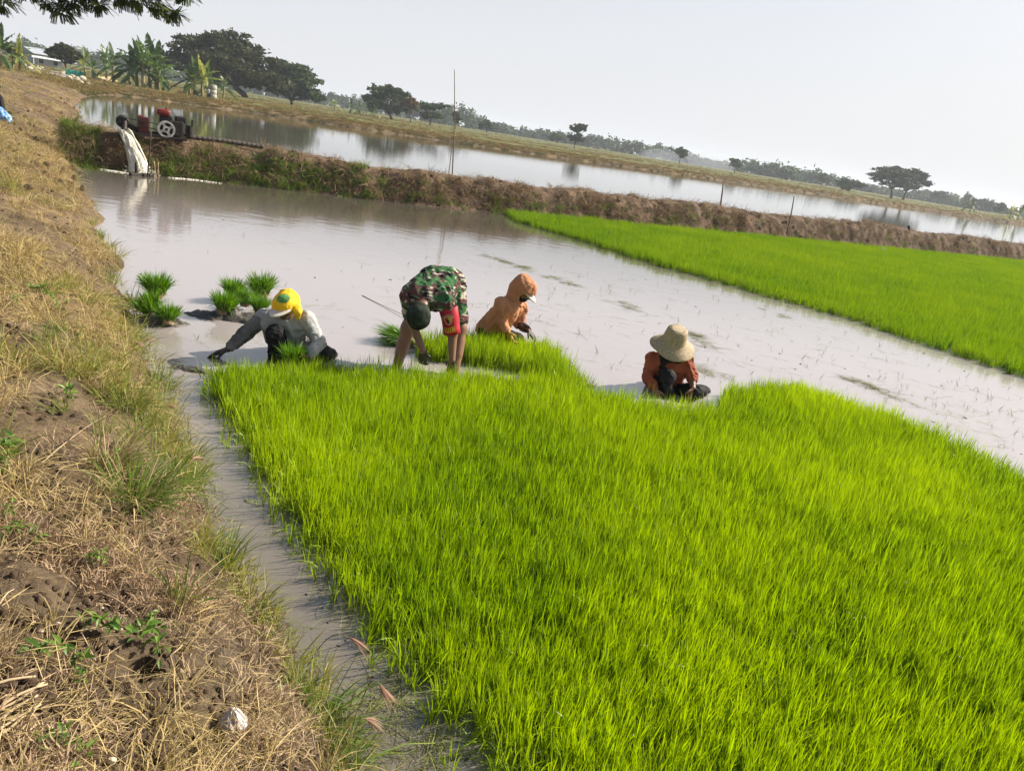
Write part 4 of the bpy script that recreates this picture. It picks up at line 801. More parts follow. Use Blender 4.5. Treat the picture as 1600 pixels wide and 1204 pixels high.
def soldier():
    t = thing('person', 'person in camouflage shirt and cap stooping over the rice, red armband on one sleeve', 'person', at(665, 585)); t.location.z = 0
    pel = J(690, 440, 7.02); che = J(667, 462, 6.68); sx = np.array([1, .15, 0]); hR, hL = J(661, 462, 7.0), J(709, 462, 7.0); kR, kL = J(637, 512, 6.83), J(719, 512, 6.93); aR, aL = J(616, 588, 6.75), J(709, 592, 6.78)
    sR, sL = J(640, 464, 6.63), J(699, 473, 6.62); eR, eL = J(642, 500, 6.58), J(707, 521, 6.64); wR, wL = J(661, 548, 6.5), J(706, 563, 6.58)
    nk = J(660, 476, 6.56); hc = J(655, 491, 6.46); u = unit(hc - nk) * 1.0 + np.array([0, -.25, -.15]); f = np.array([.12, .62, -.75])
    legs = [C_(hR, kR, .088, .062), C_(kR, aR, .060, .040), C_(kR * .72 + aR * .28 + [0, .015, 0], kR * .5 + aR * .5 + [0, .012, 0], .056, .05), C_(hL, kL, .088, .062), C_(kL, aL, .060, .040), C_(kL * .72 + aL * .28 + [0, .015, 0], kL * .5 + aL * .5, .056, .05),
            C_(aR, aR + [-.03, -.13, -.06], .036, .025), C_(aL, aL + [.01, -.13, -.06], .036, .025)]
    tor = torso(pel, che, sx, sx, .075, .095, .110, .105); armsR = [C_(sR, eR, .056, .044), C_(eR, wR, .043, .029, .02)]; armsL = [C_(sL, eL, .058, .046), C_(eL, wL, .046, .030, .02)]
    hd, X = head(hc, f, u); sh = [C_(che, sR, .085, .062), C_(che, sL, .085, .062), C_(che, nk, .075, .06), C_(nk, hc, .055, .055)]
    handR = hand(wR, [.05, .0, -1], [.3, .9, 0], 1, .75, 1); handL = hand(wL, [0, .05, -1], [.4, .9, 0], -1, .4, 1)
    fig_part('body', grown(tor, -.012) + legs + armsR + armsL + sh + hd + handR + handL, [M_skin, M_mudhand], t, .0075); eyes(X, t)
    shirt = grown(tor, .016) + [C_(che, sR, .105, .080), C_(che, sL, .105, .082), C_(sR, sR * .25 + eR * .75, .076, .068, .03, 0), C_(sL, sL * .6 + eL * .4, .080, .072)] + [C_(pel + [-.10, .02, -.02], pel + [.10, .03, -.02], .125, .125, .05)]
    fig_part('shirt', shirt, M_camo, t, .009, folds=.014, seed=3)
    sho = [C_(pel + [-.07, 0, -.03], pel + [.07, 0, -.03], .125, .125, .05), C_(hR, hR * .42 + kR * .58, .112, .098, .04), C_(hL, hL * .30 + kL * .70, .112, .100, .04)]
    fig_part('shorts', sho, M_camo, t, .010, folds=.008, seed=5)
    fh, sh_, uh = frame3(f, u); capP = [C_(hc + uh * .035 - fh * .02, hc + uh * .035 + fh * .02, .101, .098), C_(hc + uh * .0 - fh * .02, hc + uh * .0 + fh * .02, .094, .09)]
    M_dcap = mat('dark_camouflage_cap', (0.005, 0.007, 0.005), (0.040, 0.052, 0.038), scale=17, rough=.9, detail=1, spec=.08)
    fig_part('cap', capP, M_dcap, t, .008, folds=.003); visor('cap_peak', hc + uh * .02, f, u, M_dcap, t, .085, .07)
    # armband round the sleeve with its badge
    b0 = sL * .88 + eL * .12; b1 = sL * .02 + eL * .98; ax = unit(b1 - b0); fr, fs_, _ = frame3(ax, [1, 0, 0]); o0 = np.array(t.location); mb = MB(); n = 26; Lb = np.linalg.norm(b1 - b0); prof_ = [(0, .078), (.02, .085), (.45, .080), (.8, .076), (1, .079), (1, .071), (.5, .07), (0, .069)]
    V = []; a = np.linspace(0, 2 * math.pi, n, endpoint=False); g1 = unit(np.cross(ax, [0, 1, 0])); g2 = np.cross(ax, g1)
    for q, r in prof_: V.append(b0 - o0 + ax * Lb * q + (r + .004 * np.sin(a * 3 + q * 5))[:, None] * (np.cos(a)[:, None] * g1 + np.sin(a)[:, None] * g2))
    i = np.arange(n); j = (i + 1) % n; mb.add(np.concatenate(V), np.concatenate([np.stack([i + k * n, j + k * n, j + (k + 1) * n, i + (k + 1) * n], 1) for k in range(len(prof_) - 1)]))
    band = mb.obj('armband', M_red_band, t, True)
    # print on the band: points given as (turn round the arm in metres, along the arm 0..1)
    toc = EYE - b0; th0 = math.atan2(toc @ g2, toc @ g1) + .22 * (1 if (np.cross(g1, g2) @ ax) > 0 else -1)
    sg = 1.0 if ((-math.sin(th0) * g1 + math.cos(th0) * g2) @ RT) > 0 else -1.0
    def patch_(nm, polys, m, lift):
        mb = MB()
        for poly in polys:
            P = []
            for x, q in poly:
                r = np.interp(q, [0, .02, .45, .8, 1], [.078, .085, .080, .076, .079]) + .0045 + lift; th = th0 + sg * x / .08; P.append(b0 - o0 + ax * Lb * q + r * (math.cos(th) * g1 + math.sin(th) * g2))
            c = np.mean(P, 0); V = np.array(P + [c]); k = len(P); mb.add(V, np.stack([np.arange(k), (np.arange(k) + 1) % k, np.full(k, k)], 1))
        mb.obj(nm, m, band)
    arc = lambda r0, r1, a0, a1, cx, cy: [(cx + r * math.cos(q), cy - r * math.sin(q) / Lb) for r, qs in ((r1, np.linspace(a0, a1, 9)), (r0, np.linspace(a1, a0, 9))) for q in qs]
    patch_('badge_arc', [arc(.050, .062, .55, 2.6, 0, .46)], M_cream, 0)
    patch_('badge_letter', [arc(.053, .059, q, q + .13, 0, .46) for q in np.arange(.65, 2.45, .21)], M_blk_print, .0012)
    shield = [(-.034, .30), (0, .27), (.034, .30), (.034, .44), (.018, .56), (0, .60), (-.018, .56), (-.034, .44)]
    patch_('badge_shield', [shield], M_cream, 0); patch_('badge_field', [[(x * .8, .435 + (q - .435) * .84) for x, q in shield]], M_red_band, .0012)
    patch_('badge_emblem', [[(.0, .32), (.024, .33), (.024, .44), (.008, .52), (.0, .45)]], M_yel_print, .0022); patch_('badge_emblem', [[(-.012, .40), (.004, .38), (.010, .46), (.0, .53), (-.010, .50)]], M_blk_print, .003)
    bars = [[(-.052, .70), (-.043, .70), (-.041, .88), (-.050, .88)], [(-.034, .69), (-.026, .69), (-.024, .89), (-.032, .89)], [(-.026, .83), (-.014, .83), (-.013, .89), (-.024, .89)], [(-.017, .69), (-.009, .69), (-.007, .89), (-.015, .89)], [(0, .68), (.009, .68), (.011, .89), (.002, .89)],
            [(.018, .67), (.027, .67), (.029, .88), (.020, .88)], [(.027, .69), (.036, .76), (.038, .84), (.028, .76)], [(.036, .66), (.045, .66), (.047, .88), (.038, .88)]]
    patch_('badge_letter', bars, M_yel_print, 0)
    return t
soldier()
# ---- squatting person with the yellow head cloth
M_gshirt = mat('pale_grey_shirt', (0.36, 0.36, 0.355), (0.24, 0.24, 0.235), scale=6, rough=.85, bump=.15, bscale=60); M_gmud_shade = mat('muddy_shaded_grey_shirt', (0.06, 0.058, 0.055), (0.19, 0.185, 0.17), scale=7, rough=.75, bump=.2, bscale=50)  # second cloth: mud plus painted shade, for the reaching arm and lower front
M_yellow = mat('yellow_head_cloth', (0.80, 0.50, 0.015), (0.72, 0.40, 0.01), scale=9, rough=.75); M_wpeak = mat('white_cap_peak', (0.70, 0.62, 0.54), rough=.7); M_emb = mat('green_emblem', (0.02, 0.10, 0.03), (0.15, 0.38, 0.10), scale=60, rough=.6)
def squatter():
    t = thing('person', 'person squatting in a grey shirt with a yellow cloth over a white-peaked cap', 'person', at(445, 590)); t.location.z = 0
    pel = J(459, 552, 6.74); che = J(446, 506, 6.52); sx = np.array([1, .05, 0]); sR, sL = J(413, 497, 6.50), J(480, 499, 6.50); eR, eL = J(383, 521, 6.38), J(499, 535, 6.42); wR, wL = J(357, 545, 6.27), J(482, 557, 6.24)
    kR, kL = J(430, 521, 6.34), J(503, 551, 6.55); aR, aL = J(432, 583, 6.38), J(520, 556, 6.85); hR, hL = J(446, 556, 6.72), J(474, 556, 6.72); nk = J(449, 492, 6.47); hc = J(446, 475, 6.38); f = np.array([-.34, -.84, -.36]); u = np.array([-.12, -.36, .90])
    hd, X = head(hc, f, u); tor = torso(pel, che, sx, sx, .07, .10, .105, .10)
    body = grown(tor, -.012) + [C_(che, sR, .08, .055), C_(che, sL, .08, .055), C_(che, nk, .07, .055), C_(nk, hc, .054, .055), C_(sR, eR, .052, .042), C_(eR, wR, .041, .028, .02), C_(sL, eL, .052, .042), C_(eL, wL, .041, .028, .02), C_(hR, kR, .08, .052), C_(kR, aR, .05, .04), C_(hL, kL, .08, .06), C_(kL, aL, .055, .04)] + hd
    body += hand(wR, [-.86, -.22, -.42], [0, -.1, -1], 1, .25, 1, 1.25) + hand(wL, [-.75, -.4, -.15], [0, .4, .9], -1, .7, 0); fig_part('body', body, [M_dskin, M_mudhand], t, .0075); eyes(X, t)
    shirt = grown(tor, .022) + [C_(che, sR, .104, .076), C_(che, sL, .098, .072), C_(sR * .75 + eR * .25, eR, .070, .058, .03, 1), C_(eR, eR * .12 + wR * .88, .057, .046, .02, 1), C_(sL, eL, .070, .058), C_(eL, eL * .12 + wL * .88, .057, .044, .02, 0)]
    shirt += [C_(pel + [-.08, -.06, .0], pel + [.06, -.06, .03], .075, .075, .04, 1)]
    fig_part('shirt', shirt, [M_gshirt, M_gmud_shade], t, .009, folds=.013, seed=8)
    tr = [C_(pel + [-.05, 0, -.05], pel + [.05, 0, -.05], .125, .125), C_(hR, kR, .10, .070), C_(kR, aR, .072, .060), C_(hL, kL, .10, .074), C_(kL, aL, .075, .058)]; fig_part('trousers', tr, M_black, t, .010, folds=.012, seed=9)
    fh, sh_, uh = frame3(f, u); Y = lambda a, b, d: hc + fh * a + sh_ * b + uh * d
    cap = [C_(Y(-.03, 0, .026), Y(.022, 0, .026), .092, .089), C_(Y(-.03, 0, .004), Y(.02, 0, .006), .095, .091), C_(Y(-.10, .03, .0), Y(-.12, .05, -.05), .03, .02)]
    cap += [C_(Y(-.02, -.10, .0), Y(.0, -.125, -.035), .03, .032, .02), C_(Y(.0, -.125, -.035), Y(.01, -.118, -.085), .032, .02, .02), C_(Y(.0, .092, -.01), Y(.015, .094, -.10), .02, .024, .02), C_(Y(.015, .094, -.10), Y(.02, .09, -.15), .024, .014, .02)]
    cap += [C_(Y(.05, -.075, .02), Y(.092, 0, .025), .013, .013, .012), C_(Y(.092, 0, .025), Y(.05, .075, .02), .013, .013, .012)]
    fig_part('head_cloth', cap, M_yellow, t, .0075, folds=.010, seed=11); visor('cap_peak', Y(.03, -.01, .004), f, u, M_wpeak, t, .090, .085, drop=.12)
    P = Y(.02, -.01, .035); n_ = unit(EYE - P) * .8 + uh * .5; n_ = unit(n_); e1 = unit(np.cross(n_, uh)); e2 = np.cross(n_, e1); V = []; 
    for r, ht in ((0.0, .0955), (.5, .092), (1.0, .079)):
        for a in np.linspace(0, 6.283, 20, endpoint=False): V.append(P - np.array(t.location) + n_ * ht + e1 * .056 * r * math.cos(a) + e2 * .040 * r * math.sin(a))
    i = np.arange(20); j = (i + 1) % 20; mb = MB(); mb.add(np.array(V), np.concatenate([np.stack([i + k * 20, j + k * 20, j + (k + 1) * 20, i + (k + 1) * 20], 1) for k in (0, 1)])); mb.obj('emblem', M_emb, t, True)
    return t, wL
_, wL_ = squatter()
# ---- hooded person
M_orange = mat('faded_orange_cloth', (0.47, 0.215, 0.105), (0.34, 0.135, 0.06), scale=5, rough=.85, bump=.15, bscale=50); M_omud = mat('mud_soaked_orange_cloth', (0.05, 0.03, 0.025), (0.13, 0.06, 0.035), scale=8, rough=.6); M_glove = mat('yellow_ochre_glove', (0.55, 0.30, 0.06), rough=.7)
def hooded():
    t = thing('person', 'person in a pulled-up orange hood sitting sideways behind the narrow rice strip', 'person', at(790, 552)); t.location.z = 0
    pel = J(764, 514, 8.12); che = J(794, 481, 8.0); sN, sF = J(784, 475, 7.87), J(814, 481, 8.12); eN, eF = J(784, 502, 7.82), J(811, 505, 8.08); wN, wF = J(793, 518, 7.76), J(825, 516, 8.0); nk = J(806, 467, 8.0); hc = J(818, 452, 7.97); f = np.array([.86, -.28, -.50]); u = np.array([.42, -.14, .88])
    hd, X = head(hc, f, u); side = np.array([.25, 1, 0]); tor = torso(pel, che, side, side, .06, .085, .105, .10); kN, kF = J(798, 533, 7.9), J(808, 533, 8.15); aN, aF = J(762, 545, 7.95), J(772, 543, 8.2)
    body = grown(tor, -.012) + [C_(che, sN, .08, .055), C_(che, sF, .08, .055), C_(che, nk, .07, .055), C_(nk, hc, .052, .055), C_(sN, eN, .05, .04), C_(eN, wN, .04, .028, .02), C_(sF, eF, .05, .04), C_(eF, wF, .04, .028, .02), C_(pel, kN, .085, .06), C_(kN, aN, .055, .04), C_(pel, kF, .085, .06), C_(kF, aF, .055, .04)] + hd
    body += hand(wN, [.5, -.1, -.8], [.6, .5, .3], 1, .5, 1) + hand(wF, [.7, -.1, -.6], [-.3, .2, -.8], -1, .5, 2); fig_part('body', body, [M_dskin, M_glove, M_mudhand], t, .0075); eyes(X, t)
    shirt = grown(tor, .012) + [C_(che, sN, .098, .074), C_(che, sF, .098, .072), C_(che, nk, .09, .075), C_(sN, eN, .072, .058), C_(eN, eN * .15 + wN * .85, .056, .042, .02), C_(sF, eF, .070, .056), C_(eF, eF * .15 + wF * .85, .054, .042, .02, 1), C_(che + [.02, -.02, -.10], pel + [.12, 0, .0], .07, .08, .05)]
    fig_part('shirt', shirt, [M_orange, M_omud], t, .009, folds=.013, seed=14)
    tr = [C_(pel, kN, .112, .082), C_(kN, aN, .08, .06), C_(pel, kF, .112, .082), C_(kF, aF, .08, .06), C_(pel + [0, -.07, -.02], pel + [0, .07, -.02], .12, .12)]; fig_part('trousers', tr, M_black, t, .010, folds=.010, seed=15)
    fh, sh_, uh = frame3(f, u); Y = lambda a, b, d: hc + fh * a + sh_ * b + uh * d
    hood = [C_(Y(-.03, 0, .04), Y(.03, 0, .035), .106, .100), C_(Y(-.03, 0, .0), Y(.035, 0, -.005), .102, .094), C_(Y(-.075, 0, .085), Y(-.045, 0, .06), .045, .07, .04), C_(Y(-.06, 0, -.04), nk + [-.03, 0, -.01], .085, .085, .05), C_(nk, che, .09, .09, .05), C_(Y(.03, 0, -.08), nk + [.03, 0, -.02], .06, .07, .04)]
    fig_part('hood', hood, M_orange, t, .0075, subs=[C_(Y(.112, -.13, -.058), Y(.112, .13, -.058), .083, .083)], folds=.006, seed=16)
    fig_part('face_cover', [C_(Y(.035, 0, -.05), Y(.045, 0, -.075), .064, .052), C_(Y(.02, 0, -.02), Y(.03, 0, -.03), .078, .074)], M_black, t, .0075); visor('cap_peak', Y(.03, 0, .016), f, u, M_wpeak, t, .082, .075, drop=.35)
hooded()
# ---- person with the straw hat
M_rust = mat('rust_orange_cloth', (0.32, 0.085, 0.036), (0.23, 0.055, 0.022), scale=5, rough=.85, bump=.15, bscale=50)
def hatmat():
    m, t, P, O = nodemat('woven_straw'); N, L = t.nodes, t.links; tcn = N.new('ShaderNodeTexCoord'); n = N.new('ShaderNodeTexNoise'); n.inputs['Scale'].default_value = 75; n.inputs['Detail'].default_value = 4; L.new(tcn.outputs['Object'], n.inputs[0])
    w = N.new('ShaderNodeTexWave'); w.wave_type = 'BANDS'; w.bands_direction = 'Z'; w.inputs['Scale'].default_value = 38; w.inputs['Distortion'].default_value = 1.5; L.new(tcn.outputs['Object'], w.inputs[0])
    a = N.new('ShaderNodeMath'); a.operation = 'MULTIPLY'; L.new(n.outputs[0], a.inputs[0]); a.inputs[1].default_value = 1.0; q = N.new('ShaderNodeMath'); q.operation = 'MULTIPLY_ADD'; L.new(w.outputs['Fac'], q.inputs[0]); q.inputs[1].default_value = .25; L.new(a.outputs[0], q.inputs[2])
    r = N.new('ShaderNodeValToRGB'); r.color_ramp.elements[0].position = .38; r.color_ramp.elements[0].color = (.13, .088, .046, 1); r.color_ramp.elements[1].position = .72; r.color_ramp.elements[1].color = (.42, .33, .20, 1); L.new(q.outputs[0], r.inputs[0]); L.new(r.outputs[0], P.inputs['Base Color'])
    b = N.new('ShaderNodeBump'); b.inputs['Strength'].default_value = .6; b.inputs['Distance'].default_value = .004; L.new(q.outputs[0], b.inputs['Height']); L.new(b.outputs[0], P.inputs['Normal']); P.inputs['Roughness'].default_value = .8; return m
def hatter():
    t = thing('person', 'person in a wide straw hat and rust shirt sitting behind the near rice bed', 'person', at(1048, 632)); t.location.z = 0
    pel = J(1036, 606, 7.52); che = J(1044, 570, 7.40); sx = np.array([1, 0, 0]); sR, sL = J(1019, 561, 7.40), J(1071, 561, 7.40); eR, eL = J(1013, 590, 7.28), J(1081, 587, 7.30); wR, wL = J(1024, 608, 7.16), J(1083, 606, 7.18)
    nk = J(1048, 556, 7.36); hc = J(1050, 541, 7.32); f = np.array([.0, -.84, -.54]); u = np.array([0, -.50, .86]); kR, kL = J(1043, 588, 7.20), J(1086, 612, 7.22); aR, aL = J(1042, 632, 7.2), J(1100, 612, 7.62); hR, hL = J(1028, 612, 7.5), J(1052, 612, 7.5)
    hd, X = head(hc, f, u); tor = torso(pel, che, sx, sx, .065, .085, .10, .095)
    body = grown(tor, -.012) + [C_(che, sR, .075, .052), C_(che, sL, .075, .052), C_(che, nk, .065, .052), C_(nk, hc, .05, .055), C_(sR, eR, .048, .038), C_(eR, wR, .037, .026, .02), C_(sL, eL, .048, .038), C_(eL, wL, .037, .026, .02), C_(hR, kR, .08, .052), C_(kR, aR, .05, .038), C_(hL, kL, .08, .058), C_(kL, aL, .053, .038)] + hd
    body += hand(wR, [.3, -.3, -.8], [.6, .5, 0], 1, .5) + hand(wL, [-.1, -.3, -.9], [-.6, .5, 0], -1, .5); fig_part('body', body, [M_skin], t, .0075); eyes(X, t)
    shirt = grown(tor, .018) + [C_(che, sR, .094, .070), C_(che, sL, .092, .070), C_(sR, eR, .068, .056), C_(eR, eR * .2 + wR * .8, .055, .044, .02), C_(sL, eL, .066, .054), C_(eL, eL * .75 + wL * .25, .053, .048, .02)]; fig_part('shirt', shirt, M_rust, t, .009, folds=.013, seed=21)
    tr = [C_(pel + [-.06, 0, -.03], pel + [.06, 0, -.03], .125, .125), C_(hR, kR, .102, .070), C_(kR, aR, .070, .06), C_(hL, kL, .102, .078), C_(kL, aL, .075, .06), C_(pel + [-.09, .03, .05], pel + [-.05, -.05, .10], .09, .08)]; fig_part('trousers', tr, M_black, t, .010, folds=.012, seed=22)
    fig_part('scarf', [C_(nk + [-.05, -.05, .02], che + [-.075, -.09, -.05], .05, .035, .03), C_(nk + [-.06, -.04, .0], nk + [.06, -.05, .0], .055, .055, .03)], M_black, t, .009, folds=.01, seed=23)
    ax_ = unit(np.array([.04, -.34, .94])); e1 = unit(np.cross([0, 1, 0], ax_)); e2 = np.cross(ax_, e1); Rm = np.stack([e1, e2, ax_], 1); c = hc + ax_ * .062 - np.array(t.location)
    pr = [(r * (1.07 if r > .11 else 1.13), z * (.97 if z > 0 else 1.05)) for r, z in [(.0, .158), (.045, .158), (.074, .152), (.088, .136), (.094, .10), (.100, .05), (.107, .018), (.118, .002), (.145, -.014), (.175, -.034), (.200, -.056), (.208, -.066), (.206, -.070), (.172, -.042), (.14, -.022), (.104, -.004), (.098, .03), (.09, .10), (.07, .145), (0, .152)]]
    n = 40; a = np.linspace(0, 6.2832, n, endpoint=False); V = []
    for r, z in pr: wv = .012 * (r / .2) ** 3 * np.sin(2 * a + .6) + .005 * (r / .2) ** 2 * np.sin(5 * a + 1); V.append(np.stack([r * np.cos(a), r * np.sin(a), z + wv], 1))
    V = np.concatenate(V); i = np.arange(n); j = (i + 1) % n; F = np.concatenate([np.stack([i + k * n, j + k * n, j + (k + 1) * n, i + (k + 1) * n], 1) for k in range(len(pr) - 1)])
    mb = MB(); mb.add(V, F); o = mb.obj('straw_hat', hatmat(), t, True); o.matrix_local = Matrix(((*Rm[0], c[0]), (*Rm[1], c[1]), (*Rm[2], c[2]), (0, 0, 0, 1)))
hatter()
# ================================================================== OBJECTS
def bz(x, y):
    k = np.hypot(BX - x, BY - y); k = np.unravel_index(k.argmin(), k.shape); return float(BZ[k])
def stick(name, label, cat, A, B, r0, r1, m, group=None, bow=.0, n=6):
    A = np.asarray(A, float); B = np.asarray(B, float); t = np.linspace(0, 1, n)[:, None]; g = np.random.default_rng(int(abs(A[0] * 971 + B[1] * 613)) % 9999)
    P = (B - A) * t + np.sin(t * math.pi) * g.normal(0, 1, 3) * bow; mb = MB(); mb.tube(P, np.linspace(r0, r1, n), 7); o = mb.obj(name, m, smooth_=True, loc=A); return tag(o, label, cat, group)
M_bamboo = mat('weathered_bamboo', (0.22, 0.17, 0.10), (0.10, 0.075, 0.05), scale=6, rough=.7); M_dwood = mat('dark_wet_wood', (0.05, 0.04, 0.03), (0.022, 0.018, 0.014), scale=9, rough=.6, bump=.3)
M_pwood = mat('pale_dry_wood', (0.46, 0.36, 0.22), (0.30, 0.22, 0.13), scale=12, rough=.8, bump=.2); M_iron = mat('oily_black_iron', (0.009, 0.0085, 0.008), (0.028, 0.022, 0.019), scale=14, rough=.55, spec=.25, bump=.2)
M_redp = mat('faded_red_paint', (0.20, 0.020, 0.016), (0.11, 0.014, 0.012), scale=8, rough=.45); M_dred = mat('dull_dark_red_paint', (0.085, 0.014, 0.012), (0.045, 0.010, 0.009), scale=9, rough=.6); M_wheel = mat('worn_white_paint', (0.46, 0.45, 0.43), (0.30, 0.29, 0.27), scale=10, rough=.5); M_hose = mat('black_ribbed_hose', (0.04, 0.034, 0.03), (0.085, 0.07, 0.055), scale=9, rough=.65)
# ---- engine pump on the dyke
def pump():
    O = J(258, 214, 18.95); ex = unit(np.array([.82, .57, 0])); ang = math.atan2(ex[1], ex[0]); t = thing('water_pump', 'red and black engine water pump with a white spoked flywheel standing on the dyke', 'water pump', (O[0], O[1], O[2] - .03), ang)
    q = 1 / (61 * .86); X = lambda x: (x - 258) * q; Z = lambda x, y: (214 + (x - 258) * .155 - y) / 61.0
    f = MB()
    for y in (-.16, .16): f.box((X(248), y, .03), (1.30, .06, .06), bev=.006)
    for x in (220, 250, 278): f.box((X(x), 0, .025), (.06, .36, .05), bev=.006)
    f.obj('skid_frame', M_iron, t)
    e = MB(); e.box((X(270), .06, .25), (.34, .30, .36), bev=.03); e.box((X(276), .06, .47), (.24, .24, .14), bev=.03); e.tube([(X(262), .06, .25), (X(262), -.14, .25)], .05, 10)
    e.box((X(259), .10, .28), (.28, .22, .50), bev=.03)
    for i in range(6): e.box((X(282) + .012, .06, .15 + i * .045), (.05, .27, .012))
    e.obj('engine_block', M_iron, t)
    k = MB(); k.box((X(256), .06, .585), (.29, .26, .15), bev=.05); k.tube([(X(260), .06, .65), (X(260), .06, .69)], .035, 10); k.obj('fuel_tank', M_redp, t, True)
    k = MB(); k.box((X(233), .04, .22), (.24, .26, .40), bev=.02); k.obj('belt_guard', M_dred, t); k = MB(); k.box((X(230), .04, .43), (.10, .2, .04), bev=.01); k.obj('belt_guard_top', M_redp, t)
    fw = MB(); a = np.linspace(0, 6.2832, 36, endpoint=False); R_ = .195; C0 = np.array([X(258), -.16, .215]); ring = [(R_, -.03), (R_, .03), (R_ - .045, .03), (R_ - .045, -.03)]; V = np.concatenate([np.stack([r * np.cos(a), np.full(36, y), r * np.sin(a)], 1) for r, y in ring]) + C0
    i = np.arange(36); j = (i + 1) % 36; fw.add(V, np.concatenate([np.stack([i + p * 36, j + p * 36, j + ((p + 1) % 4) * 36, i + ((p + 1) % 4) * 36], 1) for p in range(4)])); w = fw.obj('flywheel', M_wheel, t)
    h = MB(); h.tube([C0 + [0, -.03, 0], C0 + [0, .03, 0]], .035, 14); h.obj('hub', M_iron, w)
    hb = MB(); hb.tube([C0 + [0, -.022, 0], C0 + [0, .022, 0]], [.075, .075], 18); hb.obj('hub_plate', M_wheel, w)
    for d in (.5, 2.07, 3.64, 5.21):
        s = MB(); c, sn = math.cos(d), math.sin(d); s.box((C0[0] + c * .112, C0[1], C0[2] + sn * .112), (.10, .035, .058), ry=-d); s.obj('spoke', M_wheel, w)
    b = MB(); b.tube([(X(205), -.10, .36), (X(232), -.10, .335), (X(258), -.15, .285)], .012, 6); b.tube([(X(205), -.10, .24), (X(232), -.10, .22), (X(258), -.15, .15)], .012, 6); b.obj('drive_belt', M_iron, t)
    a_ = MB(); a_.tube([(X(287), .05, .10), (X(287), .05, .36)], [.085, .075], 12); a_.tube([(X(290), .02, .34), (X(290), .02, .50)], [.03, .022], 8); a_.box((X(284), .05, .22), (.06, .10, .10), bev=.01); a_.obj('air_filter', M_iron, t)
    p = MB(); p.lathe([(0, -.09), (.10, -.09), (.145, -.05), (.145, .05), (.10, .09), (0, .09)], 18, (X(210), 0, .26), np.array(Matrix.Rotation(math.pi / 2, 3, 'X'))); p.tube([(X(210), 0, .2), (X(226), 0, .12), (X(240), 0, .10)], .06, 10); p.obj('pump_casing', M_iron, t, True)
    d = MB(); d.tube([(X(214), -.02, .30), (X(212), -.06, .27), (X(211), -.14, .18), (X(210), -.24, .06)], [.05, .055, .06, .07], 14, cap=False); d.obj('discharge_pipe', M_iron, t, True)
    n = 90; xs = np.linspace(X(240), X(383), n); rad = .058 + .007 * np.sin(np.arange(n) * 1.6); s = MB(); s.tube(np.stack([xs, .10 + .10 * np.linspace(0, 1, n), .06 - .0 * xs + .035 * np.sin(np.linspace(0, 3, n))], 1), rad, 12); s.obj('suction_hose', M_hose, t, True)
    return t
def _pm():
    t = pump(); bpy.context.view_layer.update(); q = 1 / (61 * .86); return np.array(t.matrix_world @ Vector(((210 - 258) * q, -.24, .06)))
mouth = _pm()
M_foam = mat('white_water_foam', (0.66, 0.63, 0.54), (0.40, 0.37, 0.29), scale=9, rough=.6, spec=.3, bump=1.0, bscale=22, detail=8)
